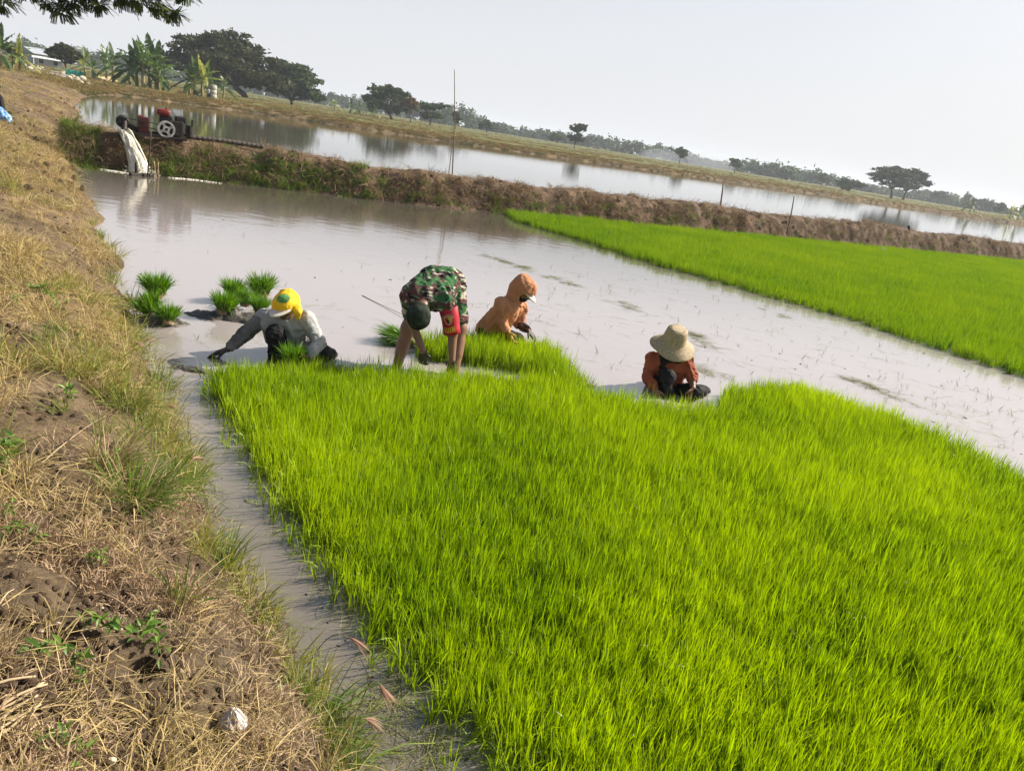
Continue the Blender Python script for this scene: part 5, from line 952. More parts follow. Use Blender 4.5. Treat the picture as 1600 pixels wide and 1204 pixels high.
def jet():
    g = np.random.default_rng(5); mb = MB(); E = at(219, 272); E = E * 1.0; n = 14; t = np.linspace(0, 1, n); base = mouth[None] * (1 - t)[:, None] + E[None] * t[:, None]; base[:, 2] = mouth[2] + (0 - mouth[2]) * (t * .45 + .55 * t * t)
    a = np.linspace(0, 6.2832, 28, endpoint=False); tt = np.linspace(0, 1, 34); bx = np.stack([np.interp(tt, t, base[:, k]) for k in range(3)], 1); ex = unit((E - mouth) * [1, 1, 0]); sx = np.array([-ex[1], ex[0], 0]); V = []
    for i, q in enumerate(tt):
        r = (.115 + .085 * q + .03 * q ** 4) * (1 + .30 * (fbm(a * 1.9 + 9, q * 2.2 + 0 * a, 3) - .5) + .22 * (fbm(a * 5, q * 6 + 0 * a, 5) - .5)); r[-1] = (r[0] + r[-2]) / 2
        V.append(bx[i] + (r * np.cos(a))[:, None] * RT * [1, 1, 0] + (r * .8 * np.sin(a))[:, None] * np.array([-RT[1], RT[0], 0]))
    i = np.arange(28); j = (i + 1) % 28; mb.add(np.concatenate(V), np.concatenate([np.stack([i + k * 28, j + k * 28, j + (k + 1) * 28, i + (k + 1) * 28], 1) for k in range(33)]))
    for k in range(30):
        o = g.normal(0, 1, 3) * [.045, .05, .03]; sp = 1 + t * .95; P = base + o[None] * sp[:, None] + np.stack([.02 * np.sin(t * 9 + k), .02 * np.cos(t * 11 + k * 2), 0 * t], 1); mb.tube(P, (.014 + .018 * g.random()) * (1 + .5 * t) * (1 + .25 * np.sin(t * 17 + k * 1.7)), 5)
    for k in range(170):
        a = g.uniform(0, 6.28); r = .10 + abs(g.normal(0, .11)); mb.add(*ball(E + [r * math.cos(a) * 1.3, r * math.sin(a) * .8, abs(g.normal(0, .07)) * (1.2 - r)], g.uniform(.008, .024), 4))
    tag(mb.obj('water_jet', M_foam, smooth_=True), 'white gush of water falling from the pump outlet into the paddy', 'water', kind='stuff')
    fm = MB()
    def line(pts, w):
        pts = np.array(pts); tt = np.linspace(0, len(pts) - 1, 60); P = np.stack([np.interp(tt, np.arange(len(pts)), pts[:, k]) for k in (0, 1)], 1); N_ = unit(np.gradient(P, axis=0)); N_ = np.stack([-N_[:, 1], N_[:, 0]], 1); ww = w * (.35 + 1.1 * vnoise(tt * 3.1, tt * 0, 3))
        for q in range(len(P) - 1):
            c = (P[q] + P[q + 1]) / 2; fm.add(*ball(np.array([c[0], c[1], 0]), 1.0, 4)); fm.v[-1] = (fm.v[-1] - [c[0], c[1], 0]) * [ww[q] * 1.3, ww[q], .022] + [c[0] + g.normal(0, .03), c[1] + g.normal(0, .03), 0]
    line([at(158, 265)[:2], at(180, 268)[:2], at(206, 272)[:2]], .075); line([at(206, 273)[:2], at(240, 273)[:2]], .11); line([at(262, 278)[:2], at(300, 281)[:2], at(346, 287)[:2]], .032)
    tag(fm.obj('foam', M_foam, smooth_=True), 'thin white foam line drifting along the foot of the dyke', 'foam', kind='stuff')
jet()
def post_at(name, label, cat, p0, yd, p1, r, m, group=None, z0=None, lean=0.0):
    a = J(*p0, yd); b = J(*p1, yd + lean); return stick(name, label, cat, a - [0, 0, .25], b, r, r * .75, m, group, bow=.012)
Y0 = at(214, 272)[1] - .35
post_at('post', 'short stout dark post standing in the white splash below the pump', 'post', (213, 273), Y0, (213, 254), .042, M_dwood)
post_at('pole', 'slim dark pole leaning in front of the pump and reaching into the water', 'pole', (229, 276), Y0 + .15, (236, 203), .018, M_dwood)
post_at('stake', 'left one of two thin pale stakes beside the splash board', 'stake', (246, 276), Y0 + .3, (241, 252), .012, M_pwood, 'thin stakes by the splash board'); post_at('stake', 'right one of two thin pale stakes beside the splash board', 'stake', (249, 277), Y0 + .3, (247, 254), .012, M_pwood, 'thin stakes by the splash board')
mb = MB(); a = at(203, 274.5); b = at(246, 276); c = (a + b) / 2; mb.box((0, 0, .03), (np.linalg.norm(b - a), .10, .07), rz=math.atan2(b[1] - a[1], b[0] - a[0]), bev=.008); tag(mb.obj('board', M_dwood, loc=c), 'dark board lying in the water under the white splash', 'board')
# ---- bamboo pole and stakes on the dyke
def bamboo():
    yd = 23.15; t = thing('bamboo_pole', 'tall thin bamboo pole propped by a shorter cane on the dyke', 'bamboo pole', J(704, 270, yd)); o = np.array(t.location)
    def cane(nm, p0, p1, y0, y1, r):
        a = J(*p0, y0) - o; b = J(*p1, y1) - o; n = 30; tt = np.linspace(0, 1, n); P = a + (b - a) * tt[:, None] + np.outer(np.sin(tt * 3.14), [.03, 0, 0]); rr = np.linspace(r, r * .45, n) * (1 + .10 * (np.arange(n) % 4 == 0)); mb = MB(); mb.tube(P, rr, 7); mb.obj(nm, M_bamboo, t, True)
    cane('main_cane', (706.5, 275), (710, 109), yd, yd, .020); cane('prop_cane', (700.5, 275), (706.5, 200), yd + .05, yd, .014)
bamboo()
def dyke_stake(label, x0, y0, x1, y1, r, m):
    yd = at(x0, y0, .7)[1]; a = J(x0, y0 + 4, yd); stick('stake', label, 'stake', a, J(x1, y1, yd), r, r * .7, m, 'stakes along the dyke', bow=.02)
dyke_stake('upright brown stake on the dyke near the middle of the right rice bed', 1124, 326, 1130, 286, .035, M_bamboo); dyke_stake('long slanting cane stuck in the dyke right of the upright brown stake', 1229, 362, 1241, 306, .022, M_bamboo); dyke_stake('short reddish brown stump on the dyke towards the right edge', 1418, 364, 1420, 352, .075, M_dwood)
# ---- cut seedlings
M_root = mat('muddy_roots', (0.40, 0.30, 0.17), (0.14, 0.10, 0.06), scale=20, rough=.85); M_mound = mat('wet_mud', (0.055, 0.048, 0.04), (0.10, 0.088, 0.07), scale=7, rough=.4, spec=.5, bump=.6, bscale=20)
M_bun = leafmat('bundle_leaf', (0.05, 0.135, 0.012), (0.14, 0.28, 0.02), trans=.35, rough=.45, spec=.3)
def bundle_mesh(seed, n=480, L=.23, spread=.40):
    g = np.random.default_rng(seed); a = g.uniform(0, 6.28, n); q = np.sqrt(g.random(n)); b = np.stack([.058 * q * np.cos(a), .058 * q * np.sin(a), .03 + 0 * a], 1); t = spread * q ** 1.2 + g.normal(0, .05, n); mb = MB()
    blades(mb, b, np.stack([np.cos(a) * t, np.sin(a) * t, np.ones(n)], 1), L * g.uniform(.72, 1.08, n), .0062 * g.uniform(.7, 1.3, n), np.abs(g.normal(.16, .16, n)), g.random(n), 4, g, droop=.8); return mb.mesh('leaves', M_bun)
def roots_mesh(seed):
    g = np.random.default_rng(seed); n = 90; mb = MB(); a = g.uniform(0, 6.28, n); b = np.stack([.03 * np.cos(a), .03 * np.sin(a), .06 + 0 * a], 1); blades(mb, b, np.stack([np.cos(a) * .9, np.sin(a) * .9, -np.abs(g.normal(.6, .3, n))], 1), g.uniform(.02, .07, n), .005, .2, g.random(n), 3, g); mb.tube([(0, 0, .0), (0, 0, .05), (0, 0, .10)], [.055, .06, .05], 10); return mb.mesh('roots', M_root)
BM = [bundle_mesh(900 + i) for i in range(4)]; RM = [roots_mesh(910 + i) for i in range(3)]
def bundle(label, P, tilt=(0, 0), rz=0, s=1.0, i=0, group='cut rice seedling bundles'):
    t = thing('seedling_bundle', label, 'seedling bundle', P, 0, group); t.rotation_euler = (tilt[0], tilt[1], rz); t.scale = (s, s, s)
    for nm, me in (('leaves', BM[i % 4]), ('roots', RM[i % 3])):
        o = bpy.data.objects.new(nm, me); COL.objects.link(o); o.parent = t
    return t
def mound(label, x, y, w, d, h, seed):
    P = at(x, y); mb = MB(); n, m = 60, 36; U_, V_ = np.meshgrid(np.linspace(-1.15, 1.15, n), np.linspace(-1.15, 1.15, m), indexing='ij'); q = np.sqrt(U_ ** 2 + V_ ** 2) * (1 + .9 * (fbm(U_ * 2.2 + seed, V_ * 2.2, seed) - .5)); X_, Y_ = U_ * w, V_ * d
    Z_ = h * (np.clip(1 - q * q, -.6, 1)) * (.45 + 1.1 * fbm(X_ * 13, Y_ * 13, seed + 1)) + .03 * (fbm(X_ * 30, Y_ * 30, seed + 2) - .5) * (q < 1); i, j = np.meshgrid(np.arange(n - 1), np.arange(m - 1), indexing='ij'); a = (i * m + j).ravel()
    mb.add(np.stack([X_, Y_, Z_ - .006], -1), np.stack([a, a + m, a + m + 1, a + 1], 1)); o = mb.obj('mud_mound', M_mound, smooth_=True, loc=(P[0], P[1], 0)); tag(o, label, 'mud mound', 'mud mounds in the paddy')
mound('long low mud mound carrying the seedling bundles behind the person with the yellow head cloth', 366, 498, .42, .17, .085, 31); mound('low mud mound under the seedling bundles next to the left bank', 243, 502, .26, .15, .07, 32); mound('small dark mud mound at the water edge left of the seedling bundles', 212, 505, .20, .10, .05, 33); mound('dark low lump by the reaching hand of the squatting person', 300, 578, .20, .07, .03, 34)  # last one: dark low lump on the water by the reaching hand
for k, (lab, x, y, tl, s, z) in enumerate([('backmost seedling bundle of the three by the left bank', 245, 474, (-.15, -.12), 1.25, .05), ('left seedling bundle of the three by the left bank', 238, 496, (-.1, -.35), 1.0, .02), ('front seedling bundle with yellowish roots by the left bank', 262, 510, (.15, .2), 1.05, .02),
    ('leftmost seedling bundle of the five on the long mud mound', 349, 496, (.05, -.15), 1.05, .03), ('back left seedling bundle of the five on the long mud mound', 363, 473, (-.1, -.1), 1.05, .04), ('middle seedling bundle of the five on the long mud mound', 382, 484, (-.05, .1), 1.0, .04), ('tallest rear seedling bundle of the five, right beside the yellow head cloth', 410, 470, (-.12, -.05), 1.15, .04), ('right front seedling bundle of the five on the long mud mound', 405, 494, (.1, .05), .95, .03)]):
    P = at(x, y); P[2] = z; bundle(lab, P, tl, k * 1.3, s * (1.0 + .12 * math.sin(k * 2.3)), k)
bundle('seedling bundle held in the left hand of the squatting person', wL_ + np.array([-.12, -.05, -.10]), (-.1, .15), 1, .95, 2)
lb = bundle('seedling bundle lying flat on the water behind the leg of the stooping person', at(655, 541) + np.array([0, 0, .045]), (0.1, -1.46), 0, 1.0, 1); lb.scale = (.7, 1.35, 2.1)
# ---- plants on the bank and in the channel
def sup(x, y): return onland(x, y)
M_weed = leafmat('weed_leaf', (0.055, 0.13, 0.02), (0.17, 0.27, 0.04), trans=.35, rough=.45, spec=.35); M_wstem = mat('weed_stem', (0.16, 0.15, 0.05), rough=.7)
def weed_leaf(seed, w=.42):
    g = np.random.default_rng(seed); n = 7; t = np.linspace(0, 1, n); ww = w * np.sin(np.pi * np.clip(t * .93 + .05, 0, 1) ** .8) * .5; z = -.35 * t ** 2; V = []; 
    for i in range(n): V += [(t[i], -ww[i], z[i] + ww[i] * .45), (t[i], 0, z[i]), (t[i], ww[i], z[i] + ww[i] * .45)]
    F = [[3 * i + a, 3 * i + a + 1, 3 * i + a + 4, 3 * i + a + 3] for i in range(n - 1) for a in (0, 1)]; mb = MB(); mb.add(np.array(V), np.array(F), g.random()); return mb.mesh('leaf', M_weed)
WL = [weed_leaf(s) for s in range(6)]
def weed(label, pxs, n, size, seed, up=.03):
    pts = [sup(*q) for q in pxs]; pts = np.array(pts if len(pts) > 1 else pts + [pts[0] + [.02, .01, .06]]); g = np.random.default_rng(seed); t = thing('weed', label, 'weed', pts[0], 0, 'leafy weeds on the bank'); o0 = np.array(t.location)
    tt = np.linspace(0, 1, 9); L = np.stack([np.interp(tt * (len(pts) - 1), np.arange(len(pts)), pts[:, k]) for k in range(3)], 1); L[:, 2] += up * (.7 + np.sin(tt * 3.1)) + .012; mb = MB(); mb.tube(L - o0, np.linspace(.0035, .0015, 9), 5); mb.obj('stem', M_wstem, t, True)
    n = int(n * 1.5)
    for i in range(n):
        q = (i + .5) / n; P = np.array([np.interp(q, tt, L[:, k]) for k in range(3)]); o = bpy.data.objects.new('leaf', WL[g.integers(6)]); COL.objects.link(o); o.parent = t; o.location = P - o0 + g.normal(0, .012, 3) * [1, 1, .6]; s = size * g.uniform(.5, 1.0); o.scale = (s, s, s); o.rotation_euler = (g.normal(0, .3), g.uniform(-.9, .2), i * 2.4 + g.uniform(-.5, .5))
weed('large broad-leaved weed at the left picture edge beside the dark soil', [(6, 760), (20, 725), (10, 708)], 22, .052, 1, .06); weed('row of pale round weed leaves below the large weed at the left edge', [(2, 855), (35, 848), (72, 862)], 18, .042, 2, .04); weed('tiny yellowish weed sprig at the left edge between two larger weeds', [(8, 822), (22, 806)], 7, .035, 3); weed('small dark weed left of the white cane on the bank', [(140, 884), (168, 893)], 11, .042, 4)
weed('long creeping weed with many heart-shaped leaves above the burrow', [(125, 975), (170, 995), (205, 1020), (245, 1010), (252, 1045)], 30, .050, 5, .04); weed('weed sprig standing at the end of the creeping weed above the burrow', [(232, 1000), (240, 975)], 9, .040, 6); weed('creeping weed curving down left of the burrow', [(40, 1030), (70, 1040), (105, 1040), (128, 1065), (126, 1090)], 24, .044, 7, .04); weed('low yellowish weed at the bottom edge of the bank', [(70, 1175), (105, 1180), (140, 1198)], 18, .042, 8)
weed('small bright weed on the golden grass in the middle of the bank', [(100, 625), (115, 640)], 11, .06, 9, .05); weed('small pale weed on the water edge beside the channel', [(435, 1082), (448, 1078)], 8, .034, 10); weed('trailing bright green weed on the upper bank among dry grass', [(45, 460), (75, 478), (105, 505)], 20, .075, 11, .06); weed('tiny green weed high on the brown straw of the bank', [(20, 487), (30, 480)], 6, .06, 12, .05)
def tussock(label, x, y, seed, n=320, L=.42, r=.07, m=None, lean=(0.15, 0), dry=.2, wd=.0045, bend=.35):
    g = np.random.default_rng(seed); P = sup(x, y); a = g.uniform(0, 6.28, n); rr = r * np.sqrt(g.random(n)); t = np.abs(g.normal(0, .42, n)) + .04; mb = MB(); nd_ = int(n * dry); isd = np.arange(n) < nd_
    for k, sel in ((0, ~isd), (1, isd)):
        s = np.where(sel)[0]; blades(mb, np.stack([rr[s] * np.cos(a[s]), rr[s] * np.sin(a[s]), 0 * s], 1), np.stack([np.cos(a[s]) * t[s] + lean[0], np.sin(a[s]) * t[s] + lean[1], np.ones(len(s))], 1), L * g.uniform(.45, 1.05, len(s)), wd * g.uniform(.6, 1.2, len(s)), np.abs(g.normal(bend, .2, len(s))), g.random(len(s)), 5, g, droop=.6, m=k)
    tag(mb.obj('grass_tussock', [m or M_grn, M_dry], loc=P), label, 'grass', 'grass clumps along the channel')
tussock('large green grass tussock with dry blades on the bank beside the channel', 212, 790, 1, 420, .36, .085); tussock('dry golden tussock just above the large green one', 170, 735, 2, 240, .30, .08, dry=.75); tussock('bright green tuft growing in the channel edge below the large tussock', 352, 880, 3, 90, .26, .035, dry=.05, lean=(.05, .1), bend=.25); tussock('thin green tuft on the channel edge above the weed sprig', 395, 965, 4, 50, .22, .03, dry=.05, bend=.3)
tussock('sparse yellowish tuft with upright stems on the near bank', 285, 945, 5, 60, .26, .045, dry=.5, bend=.12); tussock('small tuft at the waterline near the bottom of the picture', 462, 1090, 6, 45, .20, .03, dry=.1); tussock('tall arching tuft in the channel at the bottom of the picture', 500, 1135, 7, 40, .34, .02, dry=.05, lean=(.25, .1), bend=.45, wd=.007); tussock('grass clump at the bottom edge where bank meets channel', 535, 1215, 8, 60, .26, .04, dry=.05, lean=(.2, .1), bend=.4); tussock('green tuft in the water edge beside the upper fringe of the bank', 200, 640, 9, 150, .30, .08, dry=.15); tussock('loose wispy tuft on the bank edge by the floating seed heads', 262, 620, 10, 70, .28, .06, dry=.2, bend=.3)
M_seed = leafmat('purplish_seed_head', (0.22, 0.13, 0.10), (0.50, 0.34, 0.25), trans=.3, rough=.7, spec=.1)
def stalk(label, base, head_, seed, n=17, L=.068):
    A = np.asarray(base, float); B = np.asarray(head_, float); g = np.random.default_rng(seed); t = thing('grass_stalk', label, 'grass stalk', A, 0, 'finger grass stalks along the channel'); q = np.linspace(0, 1, 8)[:, None]; Pth = (B - A) * q + np.array([0, 0, 1]) * (.07 * np.sin(q * 3.14)); mb = MB(); mb.tube(Pth, np.linspace(.0024, .0014, 8), 5); mb.obj('stem', M_wstem, t, True)
    d = unit(Pth[-1] - Pth[-2]); a = np.linspace(0, 6.28, n, endpoint=False); e1 = unit(np.cross(d, [0.3, 1, .2])); e2 = np.cross(d, e1); mb = MB(); sp = d[None] + .30 * (np.cos(a)[:, None] * e1 + np.sin(a)[:, None] * e2)
    blades(mb, np.repeat((B - A)[None], n, 0), sp, L * g.uniform(.8, 1.1, n), .0042, .35 + .2 * g.random(n), g.random(n), 4, g, droop=.9); o = mb.obj('seed_head', M_seed, t)
for k, (lab, b, h, dy) in enumerate([('stalk with a purple seed head over the water near the squatting person hand', (300, 610), (283, 572), .0), ('stalk with a drooping seed head above the churned water by the bank', (215, 605), (228, 533), 0), ('shorter stalk with a faded seed head at the grassy water edge', (200, 600), (212, 538), 0), ('stalk with two-sided seed head bending over the channel', (325, 800), (272, 638), .15), ('stalk with seed head hanging low over the channel by the large tussock', (280, 800), (300, 718), .1),
    ('stalk with a rust seed head above the channel water in front of the rice', (480, 1040), (545, 995), .0), ('stalk with a small brown seed head close to the rice edge', (560, 1110), (592, 1068), 0), ('stalk with the largest orange seed head at the bottom of the channel', (540, 1195), (570, 1122), .05)]):
    P = sup(*b) if b[0] < 330 else at(*b); Q = J(*h, P[1] + dy); stalk(lab, P, Q, 50 + k)
# sticks, litter, pebbles
def lie(label, p0, p1, r, m, cat='stick', nm='stick', bow=.008, lift=.012): A = sup(*p0); B = sup(*p1); A[2] += lift; B[2] += lift; stick(nm, label, cat, A, B, r, r * .6, m, 'sticks and canes on the bank', bow)
lie('long pale cane lying across the near bank', (134, 907), (262, 917), .0045, M_pwood); lie('short slanting pale cane below the long one', (156, 931), (214, 968), .0038, M_pwood); lie('forked twig on the rusty grass right of the burrow', (284, 1010), (266, 1028), .0042, M_pwood); lie('thin crooked twig running down right of the burrow', (266, 1028), (297, 1108), .0026, M_pwood); lie('bent twig at the left picture edge under the broad-leaved weed', (0, 948), (22, 925), .003, M_pwood); lie('bleached straw stalk across the dark soil at left', (30, 795), (150, 870), .0028, M_pwood, bow=.02)
lie('pale straw stalk reaching over the golden tussock', (60, 745), (165, 662), .0025, M_pwood, bow=.02, lift=.05)
for k in range(7): g_ = np.random.default_rng(60 + k); y_ = 1085 + k * 13 + g_.uniform(-5, 5); A = sup(-25, y_ + g_.uniform(10, 40)); B = sup(55 + g_.uniform(0, 25), y_ - 25 + g_.uniform(-12, 12)); A[2] += .03; B[2] += .03; stick('straw_stalk', ('topmost', 'second', 'third', 'middle', 'fifth', 'sixth', 'lowest')[k] + ' thick dry straw stalk of the heap in the lower left corner', 'straw', A, B, .005, .003, M_pwood, 'straw stalks heaped in the lower left corner', .015)
M_peb = mat('pale_pebble', (0.62, 0.54, 0.42), (0.42, 0.34, 0.25), scale=5, rough=.8)
for k, (x, y, s) in enumerate([(62, 985, .010), (91, 975, .008), (217, 984, .007), (62, 777, .007), (175, 1190, .012), (303, 978, .007), (397, 1138, .012), (145, 832, .006), (160, 951, .006), (188, 983, .006)]):
    P = sup(x, y); o = bpy.data.objects.new('pebble', clod(300 + k % 4, M_peb, .7)); COL.objects.link(o); o.location = (P[0], P[1], P[2] + s * .4); o.scale = (s * 1.3, s, s); tag(o, 'pale pebble on the near bank ' + ('at the left edge above the creeping weed', 'just left of the creeping weed', 'above the creeping weed leaves', 'below the large broad-leaved weed', 'at the bottom edge right of the yellowish weed', 'under the sparse yellowish tuft', 'right beside the plastic bag', 'above the long pale cane', 'under the short slanting cane', 'right of the short slanting cane')[k], 'pebble', 'pale pebbles on the bank')
def plastic_bag(label, P, s, seed, m):
    import bmesh
    bm = bmesh.new(); bmesh.ops.create_icosphere(bm, subdivisions=4, radius=1); me = bpy.data.meshes.new('plastic_bag'); 
    for v in bm.verts:
        c = np.array(v.co[:]); k = 1 + .5 * (fbm(c[0] * 2 + c[2], c[1] * 2 - c[2], seed) - .5) - .22 * abs(2 * fbm(c[0] * 5 + c[2] * 4, c[1] * 5, seed + 2, 2) - 1); top = max(0, c[2]); v.co = Vector((c[0] * k * (1 - .62 * top), c[1] * k * (1 - .62 * top), c[2] * k * 1.25))
    bm.to_mesh(me); bm.free(); me.materials.append(m); o = bpy.data.objects.new('plastic_bag', me); COL.objects.link(o); o.location = P; o.scale = (s, s, s); return tag(o, label, 'plastic bag')
M_pl = mat('crumpled_clear_plastic', (0.55, 0.52, 0.50), (0.36, 0.31, 0.27), scale=9, rough=.25, spec=.6); P = sup(363, 1143); plastic_bag('crumpled whitish plastic bag on the near bank close to the channel', (P[0], P[1], P[2] + .04), .043, 4, M_pl)
P = at(1388, 366, .72); plastic_bag('pale torn plastic sack caught on the dyke towards the right edge', (P[0], P[1], bz(P[0], P[1]) + .1), .24, 6, M_pl)
# ---- floating litter, shoots and specks on the water
M_float = leafmat('floating_straw', (0.10, 0.10, 0.045), (0.22, 0.25, 0.06), trans=.1, rough=.6, spec=.2); M_speck = mat('mud_speck', (0.05, 0.04, 0.03), rough=.6)
def on_water(n, seed, poly):
    g = np.random.default_rng(seed); pl = np.array(poly, float); lo, hi = pl.min(0), pl.max(0); u = g.uniform(lo[0], hi[0], n); v = g.uniform(lo[1], hi[1], n); k = inpoly(u, v, pl); P = np.array([at(a, b) for a, b in zip(u[k], v[k])])
    bad = inpoly(P[:, 0], P[:, 1], bed_near) | inpoly(P[:, 0], P[:, 1], bed_far) | inpoly(P[:, 0], P[:, 1], mid_poly); return P[~bad], g
WPOLY = [(170, 300), (420, 315), (800, 350), (1010, 415), (1300, 500), (1600, 605), (1600, 720), (1250, 580), (1120, 600), (900, 570), (700, 500), (330, 550), (240, 520), (190, 410)]; CPOLY = [(250, 560), (330, 580), (440, 800), (560, 990), (760, 1210), (520, 1210), (400, 960), (330, 790)]
fl = [tuft('floating_straw', M_float, 950 + i, 3, .02, .05, .20, 0, .004, .2, 0, 3, flat=.0) for i in range(5)]; sh_ = [tuft('shoot', M_float, 960 + i, 4, .015, .03, .11, .3, .003, .2) for i in range(4)]; rk = [tuft('raked_straw', M_float, 970 + i, 26, .09, .06, .22, 0, .0042, .2, 0, 3, flat=.02) for i in range(3)]
P, g = on_water(2400, 81, WPOLY); dens = smooth(P[:, 0], -3.5, 2.5) * .75 + .12; k = g.random(len(P)) < dens * (.25 + 1.1 * smooth(fbm(P[:, 0] * .8, P[:, 1] * .8, 7), .4, .6)); P = P[k]; n = len(P); s = g.uniform(.6, 1.3, n)
scatter('floating_straw', fl, P + [0, 0, .002], np.stack([0 * s, 0 * s, g.normal(-.35, .45, n)], 1), np.stack([s, s, s * .3], 1), g.integers(0, 5, n), g.random(n), 'single straws floating on the muddy paddy water', 'straw')
P, g = on_water(1500, 82, WPOLY); k = g.random(len(P)) < smooth(P[:, 0], -2.5, 3) * .7 + .15; P = P[k]; n = len(P); s = g.uniform(.5, 1.2, n); scatter('rice_shoots', sh_, P, np.stack([0 * s, 0 * s, g.uniform(-3, 3, n)], 1), np.stack([s, s, s], 1), g.integers(0, 4, n), g.random(n), 'thin shoots sticking out of the paddy water', 'shoots')
def streak(pts, n, seed):
    g = np.random.default_rng(seed); pts = np.array([at(*q) for q in pts]); t = g.random(n) * (len(pts) - 1); P = np.stack([np.interp(t, np.arange(len(pts)), pts[:, k]) for k in range(3)], 1); return P + g.normal(0, 1, (n, 3)) * [.09, .12, 0]
PP = np.concatenate([streak([(745, 395), (800, 412), (850, 430), (900, 447)], 30, 1), streak([(1075, 520), (1125, 545)], 12, 2), streak([(1090, 575), (1125, 590)], 8, 3), streak([(960, 470), (1000, 485)], 8, 4), streak([(1330, 590), (1405, 620)], 14, 5), streak([(270, 760), (330, 800)], 4, 6), streak([(430, 985), (480, 1040)], 7, 7), streak([(560, 1100), (610, 1150), (680, 1190)], 16, 8), streak([(410, 930), (450, 1010)], 5, 10), streak([(640, 1190), (720, 1200)], 8, 11), streak([(1180, 475), (1230, 500)], 5, 9)]); n = len(PP); g = np.random.default_rng(3); s = g.uniform(.5, 1.0, n)
scatter('raked_straw', rk, PP + [0, 0, .003], np.stack([0 * s, 0 * s, g.uniform(-3, 3, n)], 1), np.stack([s, s, s * .5], 1), g.integers(0, 3, n), g.random(n) * .6, 'drifts of loose green straw floating in lines on the water', 'straw')
P1, g = on_water(260, 83, CPOLY); P2, _ = on_water(120, 84, WPOLY); P1 = P1[fbm(P1[:, 0] * 4, P1[:, 1] * 4, 3) > .5]; PP = np.concatenate([P1, P2]); n = len(PP); g = np.random.default_rng(4); s = g.uniform(.002, .008, n) * np.where(PP[:, 1] > 6, 2.2, 1); spk = [clod(330 + i, M_speck, .6) for i in range(3)]
scatter('mud_specks', spk, PP, np.stack([0 * s, 0 * s, g.uniform(-3, 3, n)], 1), np.stack([s * 1.5, s, s], 1), g.integers(0, 3, n), g.random(n), 'dark mud crumbs lying in the shallow water', 'mud')
A = at(566, 462); B = at(642, 501); stick('bamboo_stick', 'thin brown stick lying on the water behind the stooping person', 'stick', A + [0, 0, .005], B + [0, 0, .03], .0045, .0035, M_pwood, None, .01)
# ---- far left: path, rocks, planks, houses, tank, motorbike
M_path = mat('grey_beaten_path', (0.33, 0.30, 0.27), (0.24, 0.21, 0.18), scale=1.2, rough=.95, bump=.4)
def path():
    L = [sup(40, 108), sup(62, 113), sup(90, 119), sup(112, 127)]; R_ = [sup(55, 106), sup(82, 111), sup(112, 119), sup(132, 126)]; n = 20; tt = np.linspace(0, 3, n); A = np.stack([np.interp(tt, range(4), [p[k] for p in L]) for k in range(2)], 1); B = np.stack([np.interp(tt, range(4), [p[k] for p in R_]) for k in range(2)], 1); V = []
    for i in range(n):
        for j in range(5): p = A[i] * (1 - j / 4) + B[i] * j / 4; V.append((p[0], p[1], gz(*p) + .03))
    F = [[i * 5 + j, i * 5 + j + 1, i * 5 + j + 6, i * 5 + j + 5] for i in range(n - 1) for j in range(4)]; mb = MB(); mb.add(np.array(V), np.array(F)); tag(mb.obj('path', M_path), kind='structure')
path()
M_rock = mat('pale_rubble', (0.50, 0.44, 0.34), (0.32, 0.27, 0.20), scale=3, rough=.9, bump=.4); g = np.random.default_rng(9); RKM = [clod(340 + i, M_rock, .7) for i in range(5)]
for k in range(34):
    q = k / 33; x, y = (42 + q * 60, 103 + q * 14) if k < 14 else (92 + (q - .4) * 75, 113 + (q - .4) * 28); x += g.normal(0, 4); y += g.normal(0, 1.6); P = sup(x, y); s = g.uniform(.10, .30); o = bpy.data.objects.new('rock', RKM[k % 5]); COL.objects.link(o); o.location = (P[0], P[1], P[2] + s * .3); o.rotation_euler = (0, 0, g.uniform(0, 6)); o.scale = (s * 1.2, s, s); tag(o, 'pale rubble stone in the row beside the grey path', 'rock', 'rubble stones beside the path')
def plank(label, p0, p1, w, th, m, z0=.1, z1=.1, nm='plank', grp=None):
    A = sup(*p0); B = sup(*p1); A[2] += z0; B[2] += z1; d = B - A; L = np.linalg.norm(d); mb = MB(); mb.box((0, 0, 0), (L, w, th), rz=math.atan2(d[1], d[0]), ry=-math.asin(d[2] / L), bev=.01); tag(mb.obj(nm, m, loc=(A + B) / 2), label, 'plank', grp)
plank('dark plank sloping down into the left end of the pond', (193, 140), (214, 152), .28, .08, M_dwood, .25, .0)
for k, (a, b, z) in enumerate([((152, 123), (172, 122), .1), ((155, 125), (178, 126), .12), ((158, 127), (182, 128), .1)]): plank(('uppermost pale log of the pile in front of the thin banana plants', 'middle pale log of the pile in front of the thin banana plants', 'lowest pale log of the pile in front of the thin banana plants')[k], a, b, .22, .18, M_pwood, z, z, 'log', 'pale logs by the pond')
M_wall = mat('grey_rendered_wall', (0.36, 0.37, 0.39), (0.28, 0.29, 0.31), scale=1, rough=.9); M_groof = mat('grey_sheet_roof', (0.30, 0.33, 0.36), (0.22, 0.25, 0.28), scale=2, rough=.6); M_wroof = mat('white_sheet_roof', (0.72, 0.73, 0.74), rough=.6); M_rroof = mat('red_tile_roof', (0.48, 0.09, 0.08), (0.36, 0.06, 0.055), scale=4, rough=.8); M_oroof = mat('orange_tile_roof', (0.50, 0.20, 0.10), (0.36, 0.14, 0.08), scale=4, rough=.8); M_glass = mat('dark_window', (.03, .035, .04), rough=.2)
